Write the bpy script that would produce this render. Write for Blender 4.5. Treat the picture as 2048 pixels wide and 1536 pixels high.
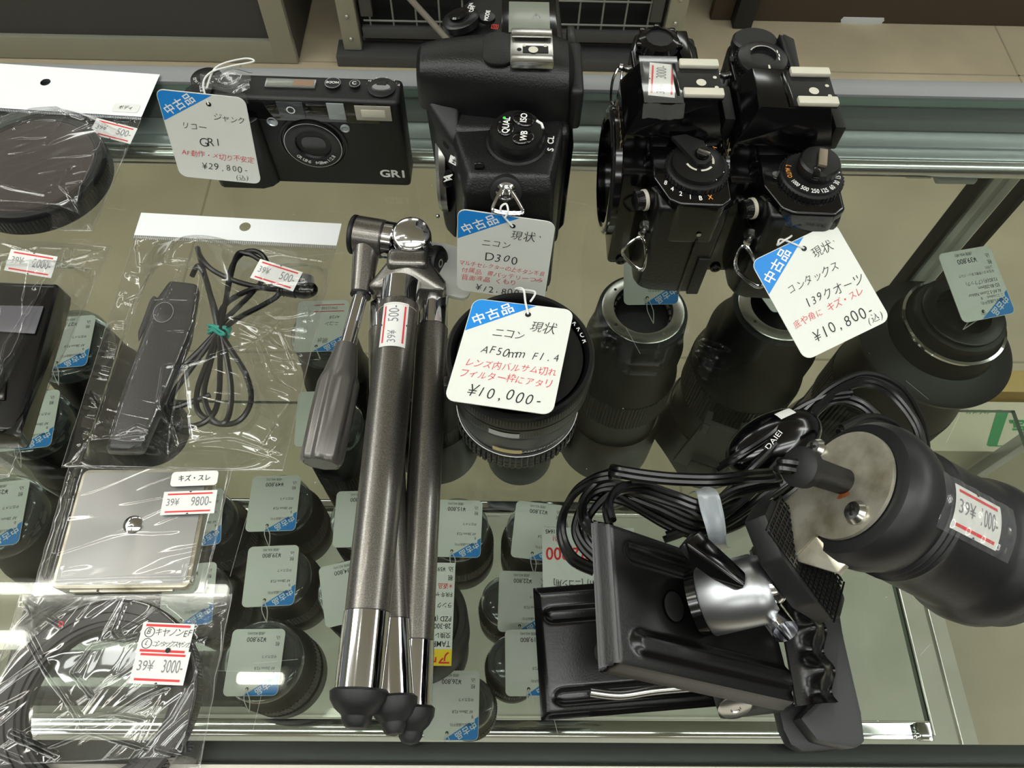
import bpy, bmesh, math, random
from mathutils import Vector as V, Matrix as M, noise
for _o in list(bpy.data.objects): bpy.data.objects.remove(_o)
SC = bpy.context.scene
COL = SC.collection
S = 0.00107            # metres per table unit (about a millimetre); z = 0 is the counter's glass top
Z0 = 0.90
R_ = math.radians
rng = random.Random(7)

# ------------------------------------------------------------------ camera
FPX = 1500.0
CAM_H = 316.0
_p, _ps, _rh = R_(61), R_(1.9), R_(2.4)
FW = V((math.sin(_ps)*math.cos(_p), math.cos(_ps)*math.cos(_p), -math.sin(_p)))
_r0 = V((math.cos(_ps), -math.sin(_ps), 0)); _u0 = _r0.cross(FW)
RT = _r0*math.cos(_rh) + _u0*math.sin(_rh)
UP = _u0*math.cos(_rh) - _r0*math.sin(_rh)
cam_data = bpy.data.cameras.new('camera'); cam = bpy.data.objects.new('camera', cam_data); COL.objects.link(cam)
cam_data.sensor_fit = 'HORIZONTAL'; cam_data.sensor_width = 36.0; cam_data.lens = 36.0*FPX/2048.0
cam_data.clip_start = 0.01; cam_data.clip_end = 60
cam.matrix_world = M(((RT.x, UP.x, -FW.x, 0), (RT.y, UP.y, -FW.y, 0), (RT.z, UP.z, -FW.z, Z0+CAM_H*S), (0, 0, 0, 1)))
SC.camera = cam

def at(x, y, z=0.0):
    """table point seen at photo pixel x, y when it lies at height z"""
    d = FW + RT*((x-1024)/FPX) - UP*((y-768)/FPX)
    t = (z-CAM_H)/d.z
    return V((0, 0, CAM_H)) + d*t

# ------------------------------------------------------------------ colour management, world
SC.view_settings.view_transform = 'Standard'
SC.view_settings.look = 'None'
SC.view_settings.gamma = 1.0
SC.view_settings.use_curve_mapping = False
SC.view_settings.exposure = -0.3
SC.cycles.max_bounces = 14
SC.cycles.transparent_max_bounces = 40
SC.cycles.glossy_bounces = 6
SC.cycles.caustics_reflective = False
SC.cycles.caustics_refractive = False
SC.cycles.sample_clamp_indirect = 6
SC.cycles.use_denoising = True
W = bpy.data.worlds.new('shop_air'); SC.world = W; W.use_nodes = True
W.node_tree.nodes['Background'].inputs[0].default_value = (0.62, 0.66, 0.64, 1)
W.node_tree.nodes['Background'].inputs[1].default_value = 0.33

# ------------------------------------------------------------------ materials
def lin(c):
    return tuple((x/12.92 if x <= 0.04045 else ((x+0.055)/1.055)**2.4) for x in [k/255 for k in c])
MATS = {}
def mat(name, rgb, rough=0.5, metal=0.0, spec=0.5, bump=None, vary=None, coat=0.0, emit=0.0, aniso=0.0):
    if name in MATS: return MATS[name]
    m = bpy.data.materials.new(name); m.use_nodes = True; nt = m.node_tree
    b = nt.nodes['Principled BSDF']
    col = lin(rgb)+(1,)
    b.inputs['Base Color'].default_value = col
    b.inputs['Roughness'].default_value = rough
    b.inputs['Metallic'].default_value = metal
    b.inputs['Specular IOR Level'].default_value = spec
    b.inputs['Coat Weight'].default_value = coat
    b.inputs['Coat Roughness'].default_value = 0.08
    if aniso: b.inputs['Anisotropic'].default_value = aniso
    if emit:
        b.inputs['Emission Color'].default_value = col; b.inputs['Emission Strength'].default_value = emit
    if bump or vary:
        tc = nt.nodes.new('ShaderNodeTexCoord')
    if bump:
        sc_, st = bump[0], bump[1]
        n = nt.nodes.new('ShaderNodeTexNoise'); n.inputs['Scale'].default_value = sc_; n.inputs['Detail'].default_value = 3
        nt.links.new(tc.outputs['Object'], n.inputs['Vector'])
        bp = nt.nodes.new('ShaderNodeBump'); bp.inputs['Strength'].default_value = st; bp.inputs['Distance'].default_value = 0.0004
        nt.links.new(n.outputs['Fac'], bp.inputs['Height']); nt.links.new(bp.outputs['Normal'], b.inputs['Normal'])
    if vary:   # (scale, second colour, lo, hi)
        n = nt.nodes.new('ShaderNodeTexNoise'); n.inputs['Scale'].default_value = vary[0]; n.inputs['Detail'].default_value = 5
        nt.links.new(tc.outputs['Object'], n.inputs['Vector'])
        r = nt.nodes.new('ShaderNodeValToRGB')
        r.color_ramp.elements[0].position = vary[2]; r.color_ramp.elements[1].position = vary[3]
        r.color_ramp.elements[0].color = col; r.color_ramp.elements[1].color = lin(vary[1])+(1,)
        nt.links.new(n.outputs['Fac'], r.inputs['Fac']); nt.links.new(r.outputs['Color'], b.inputs['Base Color'])
    MATS[name] = m
    return m

def clear(name, tint=(255, 255, 255), f0=0.04, rough=0.0, haze=0.0, hazecol=(230, 232, 235), bump=None, power=5.0):
    """thin clear sheet: lets light straight through, mirrors more at grazing angles"""
    if name in MATS: return MATS[name]
    m = bpy.data.materials.new(name); m.use_nodes = True; nt = m.node_tree; nt.nodes.clear()
    out = nt.nodes.new('ShaderNodeOutputMaterial')
    tr = nt.nodes.new('ShaderNodeBsdfTransparent'); tr.inputs['Color'].default_value = lin(tint)+(1,)
    gl = nt.nodes.new('ShaderNodeBsdfGlossy'); gl.inputs['Roughness'].default_value = rough; gl.inputs['Color'].default_value = (1, 1, 1, 1)
    lw = nt.nodes.new('ShaderNodeLayerWeight'); lw.inputs['Blend'].default_value = 0.5
    pw = nt.nodes.new('ShaderNodeMath'); pw.operation = 'POWER'; pw.inputs[1].default_value = power
    mu = nt.nodes.new('ShaderNodeMath'); mu.operation = 'MULTIPLY_ADD'; mu.inputs[1].default_value = 1-f0; mu.inputs[2].default_value = f0
    nt.links.new(lw.outputs['Facing'], pw.inputs[0]); nt.links.new(pw.outputs[0], mu.inputs[0])
    mx = nt.nodes.new('ShaderNodeMixShader'); nt.links.new(mu.outputs[0], mx.inputs[0])
    nt.links.new(tr.outputs[0], mx.inputs[1]); nt.links.new(gl.outputs[0], mx.inputs[2])
    last = mx
    if haze:
        df = nt.nodes.new('ShaderNodeBsdfDiffuse'); df.inputs['Color'].default_value = lin(hazecol)+(1,)
        m2 = nt.nodes.new('ShaderNodeMixShader'); m2.inputs[0].default_value = haze
        nt.links.new(mx.outputs[0], m2.inputs[1]); nt.links.new(df.outputs[0], m2.inputs[2]); last = m2
    if bump:
        tc = nt.nodes.new('ShaderNodeTexCoord')
        n = nt.nodes.new('ShaderNodeTexNoise'); n.inputs['Scale'].default_value = bump[0]; n.inputs['Detail'].default_value = 4
        nt.links.new(tc.outputs['Object'], n.inputs['Vector'])
        bp = nt.nodes.new('ShaderNodeBump'); bp.inputs['Strength'].default_value = bump[1]; bp.inputs['Distance'].default_value = 0.001
        nt.links.new(n.outputs['Fac'], bp.inputs['Height'])
        for k in (gl, lw): nt.links.new(bp.outputs['Normal'], k.inputs['Normal'])
    nt.links.new(last.outputs[0], out.inputs['Surface'])
    MATS[name] = m
    return m

BLACK = mat('black_satin_plastic', (13, 13, 14), 0.33, bump=(1800, 0.12))
BLACKM = mat('black_matte_plastic', (13, 13, 14), 0.48, bump=(900, 0.25))
BGLOSS = mat('black_gloss_enamel', (6, 6, 7), 0.12, spec=0.6)
LEATHER = mat('black_leatherette', (8, 8, 9), 0.36, bump=(620, 0.4))
BMETAL = mat('black_painted_metal', (13, 12, 12), 0.25, spec=0.5, bump=(1500, 0.08))
RUBBER = mat('black_rubber', (18, 18, 19), 0.5, bump=(700, 0.15))
RUBBERG = mat('dark_grey_rubber', (30, 31, 31), 0.5, bump=(500, 0.12))
CABLE = mat('black_cable_vinyl', (11, 11, 12), 0.25)
VOID = mat('dark_cavity', (5, 5, 5), 0.6)
CHROME = mat('chrome', (222, 222, 225), 0.07, 1.0)
STEEL = mat('steel', (196, 194, 190), 0.24, 1.0)
SATIN = mat('satin_aluminium', (182, 184, 188), 0.34, 1.0)
NICKEL = mat('worn_nickel', (206, 201, 184), 0.3, 0.65, vary=(70, (150, 142, 120), 0.42, 0.68))
GUN = mat('grey_metallic_lacquer', (136, 132, 127), 0.32, 0.9, vary=(2600, (104, 101, 96), 0.42, 0.6), coat=0.4)
ALU = mat('brushed_aluminium', (150, 152, 154), 0.45, 0.6)
IVORY = mat('ivory_plastic', (200, 196, 180), 0.5)
CARD = mat('white_card', (221, 223, 216), 0.5)
CARD2 = mat('white_sticker_paper', (224, 224, 221), 0.55)
BLUE = mat('blue_print', (24, 132, 214), 0.5)
INK = mat('black_ink', (34, 34, 38), 0.6)
GREYINK = mat('grey_print', (126, 126, 130), 0.6)
REDINK = mat('red_ink', (214, 44, 62), 0.6)
REDPRINT = mat('red_print', (214, 56, 58), 0.6)
WHITEP = mat('white_print', (236, 236, 232), 0.6)
ORANGE = mat('orange_print', (226, 150, 60), 0.6)
GOLD = mat('gold_print', (206, 190, 140), 0.4, 0.4)
STRING = mat('white_string', (226, 226, 222), 0.7)
GLASS = clear('counter_glass', (231, 235, 231), 0.026)
GLASS2 = clear('shelf_glass', (251, 253, 251), 0.022)
GEDGE = mat('green_glass_edge', (118, 140, 128), 0.15, spec=0.6)
FILM = clear('clear_film', (250, 250, 250), 0.085, 0.06, haze=0.008)
TAPE = clear('clear_tape', (246, 246, 244), 0.07, 0.08, haze=0.05)
CAPPL = clear('clear_cap_plastic', (226, 232, 232), 0.07, 0.06, haze=0.05)
COATG = mat('dark_coated_glass', (6, 7, 9), 0.04, spec=0.7)
LCD = mat('grey_display', (118, 122, 112), 0.22)

# ------------------------------------------------------------------ mesh builder
def T(x=0, y=0, z=0): return M.Translation((x, y, z))
def RX(a): return M.Rotation(R_(a), 4, 'X')
def RY(a): return M.Rotation(R_(a), 4, 'Y')
def RZ(a): return M.Rotation(R_(a), 4, 'Z')
def SCL(x, y=None, z=None):
    y = x if y is None else y; z = x if z is None else z
    return M.Diagonal((x, y, z, 1))
def frame(o, zdir, xhint=(1, 0, 0)):
    z = V(zdir).normalized(); x = V(xhint) - z*V(xhint).dot(z); x.normalize(); y = z.cross(x)
    return M(((x.x, y.x, z.x, o[0]), (x.y, y.y, z.y, o[1]), (x.z, y.z, z.z, o[2]), (0, 0, 0, 1)))
def quadframe(tl, tr, bl):
    """frame whose origin is the centre of a card, x to its right, y to its top, z out of its face"""
    tl, tr, bl = V(tl), V(tr), V(bl)
    x = (tr-tl).normalized(); y = (tl-bl); y = (y - x*y.dot(x)).normalized(); z = x.cross(y)
    o = (tr+bl)/2
    return M(((x.x, y.x, z.x, o.x), (x.y, y.y, z.y, o.y), (x.z, y.z, z.z, o.z), (0, 0, 0, 1)))

def spline(pts, n=8, closed=False):
    """Catmull-Rom through points"""
    P = [V(p) for p in pts]; out = []
    N = len(P); rngk = range(N if closed else N-1)
    for i in rngk:
        if closed: a, b, c, d = P[(i-1) % N], P[i], P[(i+1) % N], P[(i+2) % N]
        else: a, b, c, d = P[max(i-1, 0)], P[i], P[i+1], P[min(i+2, N-1)]
        for k in range(n):
            t = k/n
            out.append(0.5*((2*b) + (c-a)*t + (2*a-5*b+4*c-d)*t*t + (3*b-a-3*c+d)*t**3))
    if not closed: out.append(P[-1])
    return out

_tcache = {}
def text2d(s, size=1.0, off=0.0, res=3):
    key = (s, off, res)
    if key not in _tcache:
        cu = bpy.data.curves.new('t', 'FONT'); cu.body = s; cu.size = 1.0; cu.offset = off; cu.resolution_u = res
        cu.align_x = 'CENTER'; cu.align_y = 'CENTER'
        ob = bpy.data.objects.new('t', cu); COL.objects.link(ob)
        dg = bpy.context.evaluated_depsgraph_get()
        me = bpy.data.meshes.new_from_object(ob.evaluated_get(dg))
        _tcache[key] = ([tuple(v.co[:2]) for v in me.vertices], [tuple(p.vertices) for p in me.polygons])
        bpy.data.objects.remove(ob); bpy.data.curves.remove(cu); bpy.data.meshes.remove(me)
    v, f = _tcache[key]
    return [(a*size, b*size) for a, b in v], f

class MB:
    def __init__(s): s.v = []; s.f = []; s.m = []; s.mats = []
    def mi(s, mt):
        if mt not in s.mats: s.mats.append(mt)
        return s.mats.index(mt)
    def add(s, vs, fs, mt, X=None):
        k = len(s.v); i = s.mi(mt)
        if X is None: s.v.extend(V(v) for v in vs)
        else: s.v.extend(X @ V(v) for v in vs)
        for f in fs: s.f.append(tuple(k+a for a in f)); s.m.append(i)
        return s
    def bm(s, bm, mt, X=None):
        bm.verts.index_update()
        s.add([v.co.copy() for v in bm.verts], [tuple(v.index for v in f.verts) for f in bm.faces], mt, X); bm.free(); return s
    def box(s, c, d, mt, r=0.0, seg=2, X=None, taper=None):
        bm = bmesh.new(); bmesh.ops.create_cube(bm, size=1.0)
        for v in bm.verts:
            k = 1.0
            if taper and v.co.z > 0: k = taper
            v.co = V((v.co.x*d[0]*k, v.co.y*d[1]*k, v.co.z*d[2]))
        if r: bmesh.ops.bevel(bm, geom=list(bm.edges), offset=min(r, min(d)*0.49), segments=seg, profile=0.6, affect='EDGES', clamp_overlap=True)
        for v in bm.verts: v.co += V(c)
        return s.bm(bm, mt, X)
    def prism(s, poly, z0, z1, mt, r=0.0, seg=2, X=None, ends=None):
        """polygon (counter-clockwise) extruded in z; ends = (scale of the top outline)"""
        n = len(poly); bm = bmesh.new()
        cx = sum(p[0] for p in poly)/n; cy = sum(p[1] for p in poly)/n; e = ends or 1.0
        a = [bm.verts.new((p[0], p[1], z0)) for p in poly]
        b = [bm.verts.new((cx+(p[0]-cx)*e, cy+(p[1]-cy)*e, z1)) for p in poly]
        bm.faces.new(list(reversed(a))); bm.faces.new(b)
        for i in range(n): bm.faces.new((a[i], a[(i+1) % n], b[(i+1) % n], b[i]))
        bmesh.ops.recalc_face_normals(bm, faces=bm.faces)
        if r: bmesh.ops.bevel(bm, geom=list(bm.edges), offset=r, segments=seg, profile=0.6, affect='EDGES', clamp_overlap=True)
        return s.bm(bm, mt, X)
    def hull(s, pts, mt, r=0.0, seg=2, X=None):
        bm = bmesh.new(); vs = [bm.verts.new(p) for p in pts]
        bmesh.ops.convex_hull(bm, input=vs)
        bmesh.ops.dissolve_limit(bm, angle_limit=R_(1.5), verts=bm.verts, edges=bm.edges)
        bmesh.ops.recalc_face_normals(bm, faces=bm.faces)
        if r: bmesh.ops.bevel(bm, geom=list(bm.edges), offset=r, segments=seg, profile=0.6, affect='EDGES', clamp_overlap=True)
        return s.bm(bm, mt, X)
    def lathe(s, prof, mt, n=48, X=None, closed=False, mats=None):
        """prof: (radius, z) pairs; mats: one material per profile segment, else mt"""
        vs = []; idx = []
        for (r, z) in prof:
            if r < 1e-6: idx.append([len(vs)]*n); vs.append((0, 0, z))
            else:
                idx.append(list(range(len(vs), len(vs)+n)))
                vs += [(r*math.cos(2*math.pi*k/n), r*math.sin(2*math.pi*k/n), z) for k in range(n)]
        segs = len(prof) if closed else len(prof)-1
        groups = {}
        for j in range(segs):
            a, b = idx[j], idx[(j+1) % len(prof)]
            mm = mats[j] if mats else mt
            for k in range(n):
                q = (a[k], a[(k+1) % n], b[(k+1) % n], b[k]); q2 = []
                for t in q:
                    if t not in q2: q2.append(t)
                if len(q2) >= 3: groups.setdefault(mm.name, (mm, []))[1].append(tuple(q2))
        first = True; k0 = len(s.v)
        for mm, fs in groups.values():
            if first: s.add(vs, fs, mm, X); first = False
            else:
                i = s.mi(mm)
                for f in fs: s.f.append(tuple(k0+a for a in f)); s.m.append(i)
        return s
    def cyl(s, a, b, r, mt, n=32, r2=None, bev=0.0, xh=(0, 0, 1)):
        a, b = V(a), V(b); L = (b-a).length; d = b-a
        if abs(d.normalized().dot(V(xh))) > 0.95: xh = (1, 0, 0)
        r2 = r if r2 is None else r2
        if bev: p = [(0, 0), (r-bev, 0), (r, bev), (r2, L-bev), (r2-bev, L), (0, L)]
        else: p = [(0, 0), (r, 0), (r2, L), (0, L)]
        return s.lathe(p, mt, n, frame(a, d, xh))
    def tube(s, pts, r, mt, n=8, closed=False, cap=True, X=None, flat=None):
        """round tube along points; flat=(k, normal) squashes it along a direction"""
        P = [V(p) for p in pts]; N = len(P); vs = []; fs = []
        up = None
        for i in range(N):
            t = (P[(i+1) % N]-P[i-1]) if closed else (P[min(i+1, N-1)]-P[max(i-1, 0)])
            if t.length < 1e-9: t = V((1, 0, 0))
            t.normalize()
            if up is None: up = V((0, 0, 1)) if abs(t.z) < 0.9 else V((1, 0, 0))
            up = up - t*up.dot(t)
            if up.length < 1e-6: up = V((0, 1, 0)) - t*t.y
            up.normalize(); sd = t.cross(up)
            rr = r(i/(N-1)) if callable(r) else r
            for k in range(n):
                a = 2*math.pi*k/n
                o = sd*math.cos(a)*rr + up*math.sin(a)*rr
                if flat: fn = V(flat[1]).normalized(); o = o - fn*o.dot(fn)*(1-flat[0])
                vs.append(P[i]+o)
        for i in range(N if closed else N-1):
            j = (i+1) % N
            for k in range(n): fs.append((i*n+k, i*n+(k+1) % n, j*n+(k+1) % n, j*n+k))
        if cap and not closed: fs += [tuple(reversed(range(n))), tuple(range((N-1)*n, N*n))]
        return s.add(vs, fs, mt, X)
    def ball(s, c, r, mt, seg=24, sq=(1, 1, 1), X=None):
        bm = bmesh.new(); bmesh.ops.create_uvsphere(bm, u_segments=seg, v_segments=seg//2, radius=r)
        for v in bm.verts: v.co = V((v.co.x*sq[0], v.co.y*sq[1], v.co.z*sq[2]))+V(c)
        return s.bm(bm, mt, X)
    def grid(s, fn, nu, nv, mt, X=None):
        vs = [fn(i/nu, j/nv) for j in range(nv+1) for i in range(nu+1)]
        fs = [(j*(nu+1)+i, j*(nu+1)+i+1, (j+1)*(nu+1)+i+1, (j+1)*(nu+1)+i) for j in range(nv) for i in range(nu)]
        return s.add(vs, fs, mt, X)
    def loft(s, loops, mt, cap=True, X=None, closed=True):
        n = len(loops[0]); vs = [p for l in loops for p in l]; fs = []
        for j in range(len(loops)-1):
            for k in range(n if closed else n-1): fs.append((j*n+k, j*n+(k+1) % n, (j+1)*n+(k+1) % n, (j+1)*n+k))
        if cap: fs += [tuple(reversed(range(n))), tuple(range((len(loops)-1)*n, len(loops)*n))]
        return s.add(vs, fs, mt, X)
    def flat(s, poly, z, mt, X=None):
        return s.add([(p[0], p[1], z) for p in poly], [tuple(range(len(poly)))], mt, X)
    def disc(s, c, r, z, mt, n=24, X=None, ry=None):
        ry = ry or r
        return s.flat([(c[0]+r*math.cos(2*math.pi*k/n), c[1]+ry*math.sin(2*math.pi*k/n)) for k in range(n)], z, mt, X)
    def ringflat(s, c, r0, r1, z, mt, n=48, X=None, a0=0.0, a1=360.0):
        st = n+1; vs = []
        for k in range(st):
            a = R_(a0+(a1-a0)*k/n); vs += [(c[0]+r0*math.cos(a), c[1]+r0*math.sin(a), z), (c[0]+r1*math.cos(a), c[1]+r1*math.sin(a), z)]
        return s.add(vs, [(2*k, 2*k+1, 2*k+3, 2*k+2) for k in range(n)], mt, X)
    def text(s, st, size, mt, x=0, y=0, z=0.12, X=None, rot=0, sx=1.0, shear=0.0, off=0.0, fn=None, align='C'):
        v, f = text2d(st, size, off)
        if not v: return s
        w = max(a for a, b in v); w0 = min(a for a, b in v)
        dx = 0 if align == 'C' else (-w0 if align == 'L' else -w)
        c, sn = math.cos(R_(rot)), math.sin(R_(rot)); out = []
        for a, b in v:
            a = (a+dx)*sx + shear*b
            p = (x + a*c - b*sn, y + a*sn + b*c)
            out.append(fn(*p) if fn else (p[0], p[1], z))
        return s.add(out, f, mt, X)
    def hand(s, st, size, mt, x, y, z=0.14, X=None, rot=0, sx=0.9, adv=0.86, seed=1, shear=0.18, maxx=19.6):
        """loose pen writing, glyph by glyph, squeezed to end before maxx"""
        r = random.Random(seed); cx = 0.0
        wid = sum((1.0 if ord(ch) > 0x2000 else 0.62)*size*adv for ch in st)
        if x+wid > maxx: k = (maxx-x)/wid; adv *= k; sx *= k
        c, sn = math.cos(R_(rot)), math.sin(R_(rot))
        for ch in st:
            w = 1.0 if ord(ch) > 0x2000 else 0.62
            if ch != ' ':
                jx = r.uniform(-.03, .03)*size; jy = r.uniform(-.07, .07)*size
                px = cx + size*w*adv/2 + jx
                s.text(ch, size*r.uniform(.86, 1.08), mt, x+px*c-jy*sn, y+px*sn+jy*c, z, X, rot+r.uniform(-8, 8), sx, shear+r.uniform(-.08, .08), off=-0.008)
            cx += size*w*adv
        return s
    def build(s, name, parent=None, loc=None, angle=38, smooth=True):
        me = bpy.data.meshes.new(name)
        if loc is None: off = V((0, 0, 0))
        else: off = V(loc)
        me.from_pydata([tuple((v-off)*S) for v in s.v], [], s.f)
        for m_ in s.mats: me.materials.append(m_)
        me.polygons.foreach_set('material_index', s.m)
        me.polygons.foreach_set('use_smooth', [smooth]*len(s.f))
        me.update()
        if smooth: me.set_sharp_from_angle(angle=R_(angle))
        o = bpy.data.objects.new(name, me); COL.objects.link(o)
        if parent is not None:
            o.parent = parent
            if loc is not None: o.location = off*S - parent.get('_loc', off*S) if False else (0, 0, 0)
        return o

# Every thing is an Empty at its base; its parts' meshes are built in table units and shifted into the Empty's frame.
BASE = {}
def thing(name, label, cat, loc, group=None):
    e = bpy.data.objects.new(name, None); COL.objects.link(e); e.empty_display_size = 0.01
    l = V(loc); e.location = (l.x*S, l.y*S, Z0+l.z*S)
    e['label'] = label; e['category'] = cat
    if group: e['group'] = group
    BASE[e.name] = l
    return e
def part(mb, name, parent, label=None, angle=38):
    root = parent
    while root.parent is not None: root = root.parent
    o = mb.build(name, None, loc=BASE[root.name], angle=angle)
    o.parent = parent
    if label: o['label'] = label
    return o
def solo(mb, name, label, cat, loc, group=None, kind=None, angle=38):
    """a thing that is one mesh"""
    l = V(loc); o = mb.build(name, None, loc=l, angle=angle)
    o.location = (l.x*S, l.y*S, Z0+l.z*S)
    if label: o['label'] = label
    if cat: o['category'] = cat
    if group: o['group'] = group
    if kind: o['kind'] = kind
    BASE[o.name] = l
    return o

def rrect(w, h, r, n=6, cx=0, cy=0):
    out = []
    for sx, sy, a0 in ((1, 1, 0), (-1, 1, 90), (-1, -1, 180), (1, -1, 270)):
        for k in range(n+1):
            a = R_(a0+90*k/n); out.append((cx+sx*(w/2-r)+r*math.cos(a), cy+sy*(h/2-r)+r*math.sin(a)))
    return out
# ================================================================== lights the room has, plus added fill lamps
ZC = 1600.0
def area(x, y, z, sx, sy, w, col=(0.97, 1.0, 0.965), rot=(0, 0, 0)):
    l = bpy.data.lights.new('ceiling_or_fill_lamp', 'AREA'); l.shape = 'RECTANGLE'; l.size = sx*S; l.size_y = sy*S; l.energy = w; l.color = col
    o = bpy.data.objects.new('ceiling_or_fill_lamp', l); COL.objects.link(o); o.location = (x*S, y*S, Z0+z*S); o.rotation_euler = [R_(a) for a in rot]
    return o
for (x, y) in ((-1500, -350), (0, -350), (1500, -350), (-2200, 900), (2300, 900), (-1300, 2500), (300, 2500), (1900, 2500), (-700, -1500), (900, -1500)):
    area(x, y, ZC-30, 1180, 230, 8.0)
    area(x, y, ZC-150, 1180, 120, 5.0, rot=(180, 0, 0))  # added upward fill that brightens the ceiling
for (x, y) in ((-2500, 1300), (2500, 1300), (-2050, -300), (2050, -300)):
    area(x, y, ZC-30, 160, 2400, 12.5)  # added side strips that put bright streaks in the chrome
    area(x, y, ZC-150, 120, 2400, 9.0, rot=(180, 0, 0))  # added upward fill over the side strips
for x in (-1750, -700, 350, 1400): area(x, -70, ZC-30, 900, 60, 3.6)  # added row that gives the bag film its highlights
# the three tubes that mirror in the counter glass
TUBE = mat('lit_tube', (255, 252, 242), 0.5, emit=26.0)
HOUSE = mat('lamp_housing', (226, 226, 222), 0.5)
for k, (x0, x1, y) in enumerate(((-1850, -668, 450), (-2300, -1128, 336), (-604, -500, 246))):
    c = ((x0+x1)/2, y, ZC-40)
    t = thing('ceiling_light', ['ceiling tube lamp mirrored along the silver plate bag', 'ceiling tube lamp mirrored above the black ring bag', 'short ceiling lamp mirrored on the 29,800 price card'][k], 'lamp', c, 'ceiling tube lamps')
    m = MB(); m.box((c[0], y, ZC-12), (x1-x0+20, 60, 22), HOUSE, 3); part(m, 'housing', t)
    m = MB(); m.cyl((x0, y, ZC-38), (x1, y, ZC-38), 13.5, TUBE, 20, bev=3); part(m, 'tube', t)

# ================================================================== room
FLOORM = mat('beige_floor_tile', (186, 174, 147), 0.42, vary=(4.5, (166, 155, 131), 0.35, 0.7), bump=(30, 0.1))
GROUT = mat('floor_joint', (150, 140, 118), 0.7)
ZF = -Z0/S
m = MB()
m.add([(-5600, -3000, ZF), (5600, -3000, ZF), (5600, 5200, ZF), (-5600, 5200, ZF)], [(0, 1, 2, 3)], FLOORM)
for x in (-1500, -600, 300, 1200, 2100):
    m.box((x, 1500, ZF+0.3), (4, 6000, 0.6), GROUT)
for y in (700, 1480, 2400): m.box((0, y, ZF+0.3), (9000, 4, 0.6), GROUT)
solo(m, 'floor', None, None, (0, 0, ZF), kind='structure')
CEIL = mat('ceiling_board', (226, 226, 222), 0.9)
m = MB(); m.box((0, 1000, ZC+10), (11000, 8200, 20), CEIL)
solo(m, 'ceiling', None, None, (0, 1000, ZC), kind='structure')
WALLM = mat('shop_wall', (205, 203, 196), 0.85)
m = MB(); m.box((0, 5120, (ZC+ZF)/2), (11000, 30, ZC-ZF), WALLM); solo(m, 'wall_back', None, None, (0, 5120, ZF), kind='structure')
DARKW = mat('dark_shelving_wall', (70, 70, 70), 0.8)
m = MB(); m.box((0, -2950, (ZC+ZF)/2), (11000, 30, ZC-ZF), DARKW); solo(m, 'wall_front', None, None, (0, -2950, ZF), kind='structure')

# ================================================================== display case
ANOD = mat('dark_anodised_rail', (60, 60, 64), 0.36, 0.5)
RAILG = mat('grey_rail', (190, 194, 202), 0.3, 0.6)
RAILD = mat('dark_rail_recess', (88, 92, 94), 0.4, 0.2)
CREAM = mat('cream_laminate', (214, 208, 196), 0.55)
OLIVE = mat('olive_case_floor', (196, 193, 180), 0.6, vary=(14, (184, 182, 168), 0.4, 0.7))
case = thing('display_case', 'glass display counter with bright metal rails that holds the cameras', 'display case', (0, 200, ZF))
def glass_box(x0, x1, y0, y1, z0, z1, G=None):
    m = MB()
    v = [(x0, y0, z0), (x1, y0, z0), (x1, y1, z0), (x0, y1, z0), (x0, y0, z1), (x1, y0, z1), (x1, y1, z1), (x0, y1, z1)]
    m.add(v, [(3, 2, 1, 0), (4, 5, 6, 7)], G or GLASS)
    m.add(v, [(0, 1, 5, 4), (1, 2, 6, 5), (2, 3, 7, 6), (3, 0, 4, 7)], GEDGE)
    return m
m = glass_box(-640, 640, 11.6, 381, -6, 0)
# fine scratches and dust on the top
SCR = mat('scratch', (205, 208, 204), 0.5)
rs = random.Random(3)
for k in range(70):
    x, y = rs.uniform(-230, 230), rs.uniform(25, 320)
    if k < 30: L, w = rs.uniform(4, 26), 0.06
    else: L, w = rs.uniform(0.2, 0.6), 0.3
    a = rs.uniform(0, math.pi)
    dx, dy = math.cos(a)*L/2, math.sin(a)*L/2; nx, ny = -math.sin(a)*w/2, math.cos(a)*w/2
    m.add([(x-dx-nx, y-dy-ny, .03), (x+dx-nx, y+dy-ny, .03), (x+dx+nx, y+dy+ny, .03), (x-dx+nx, y-dy+ny, .03)], [(0, 1, 2, 3)], SCR)
part(m, 'glass_top', case)
m = MB(); m.box((0, 388.5, -4), (1280, 14.5, 12), ALU, 1.2); part(m, 'rear_rail', case)
m = MB(); m.box((0, 371, -17), (1280, 20, 20), RAILD, 1); m.box((0, 355, -15), (1280, 14, 14), RAILG, 1.5)
m.box((0, 343, -14), (1280, 11, 12), RAILG, 3, 3); part(m, 'sliding_track', case)
m = MB(); m.cyl((-640, 336, -13.5), (640, 336, -13.5), 5.4, mat('bright_bar', (224, 224, 228), .2, .9), 32); part(m, 'chrome_bar', case)
m = MB(); m.box((0, 15.6, -16), (1280, 7.8, 19), ANOD, 0.8); part(m, 'front_rail', case)
m = MB(); m.box((0, -14.6, -8), (1280, 52, 14), CREAM, 1.5); part(m, 'front_ledge', case)
ZS = -400.0
m = glass_box(-640, 382, 62, 250, ZS-6, ZS, GLASS2); part(m, 'shelf', case)
m = glass_box(-640, 560, 262, 372, ZS-6, ZS, GLASS2); part(m, 'shelf', case)
m = MB(); m.box((-129, 54, ZS-7), (1022, 14, 13), CHROME, 1.5); m.box((375, 53, ZS+1.5), (12, 15, 6), CHROME, 1); part(m, 'shelf_edge', case)
m = MB(); m.box((-40, 255.5, ZS-7), (1200, 12, 13), CHROME, 1.5); part(m, 'shelf_edge', case)
m = MB(); m.box((384, 150, ZS-2), (2.2, 200, 7), STEEL, 0.5); m.box((408, 140, ZS-3), (1.6, 210, 5), STEEL, 0.4); part(m, 'shelf_bracket', case)
ZB = -770.0
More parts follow.
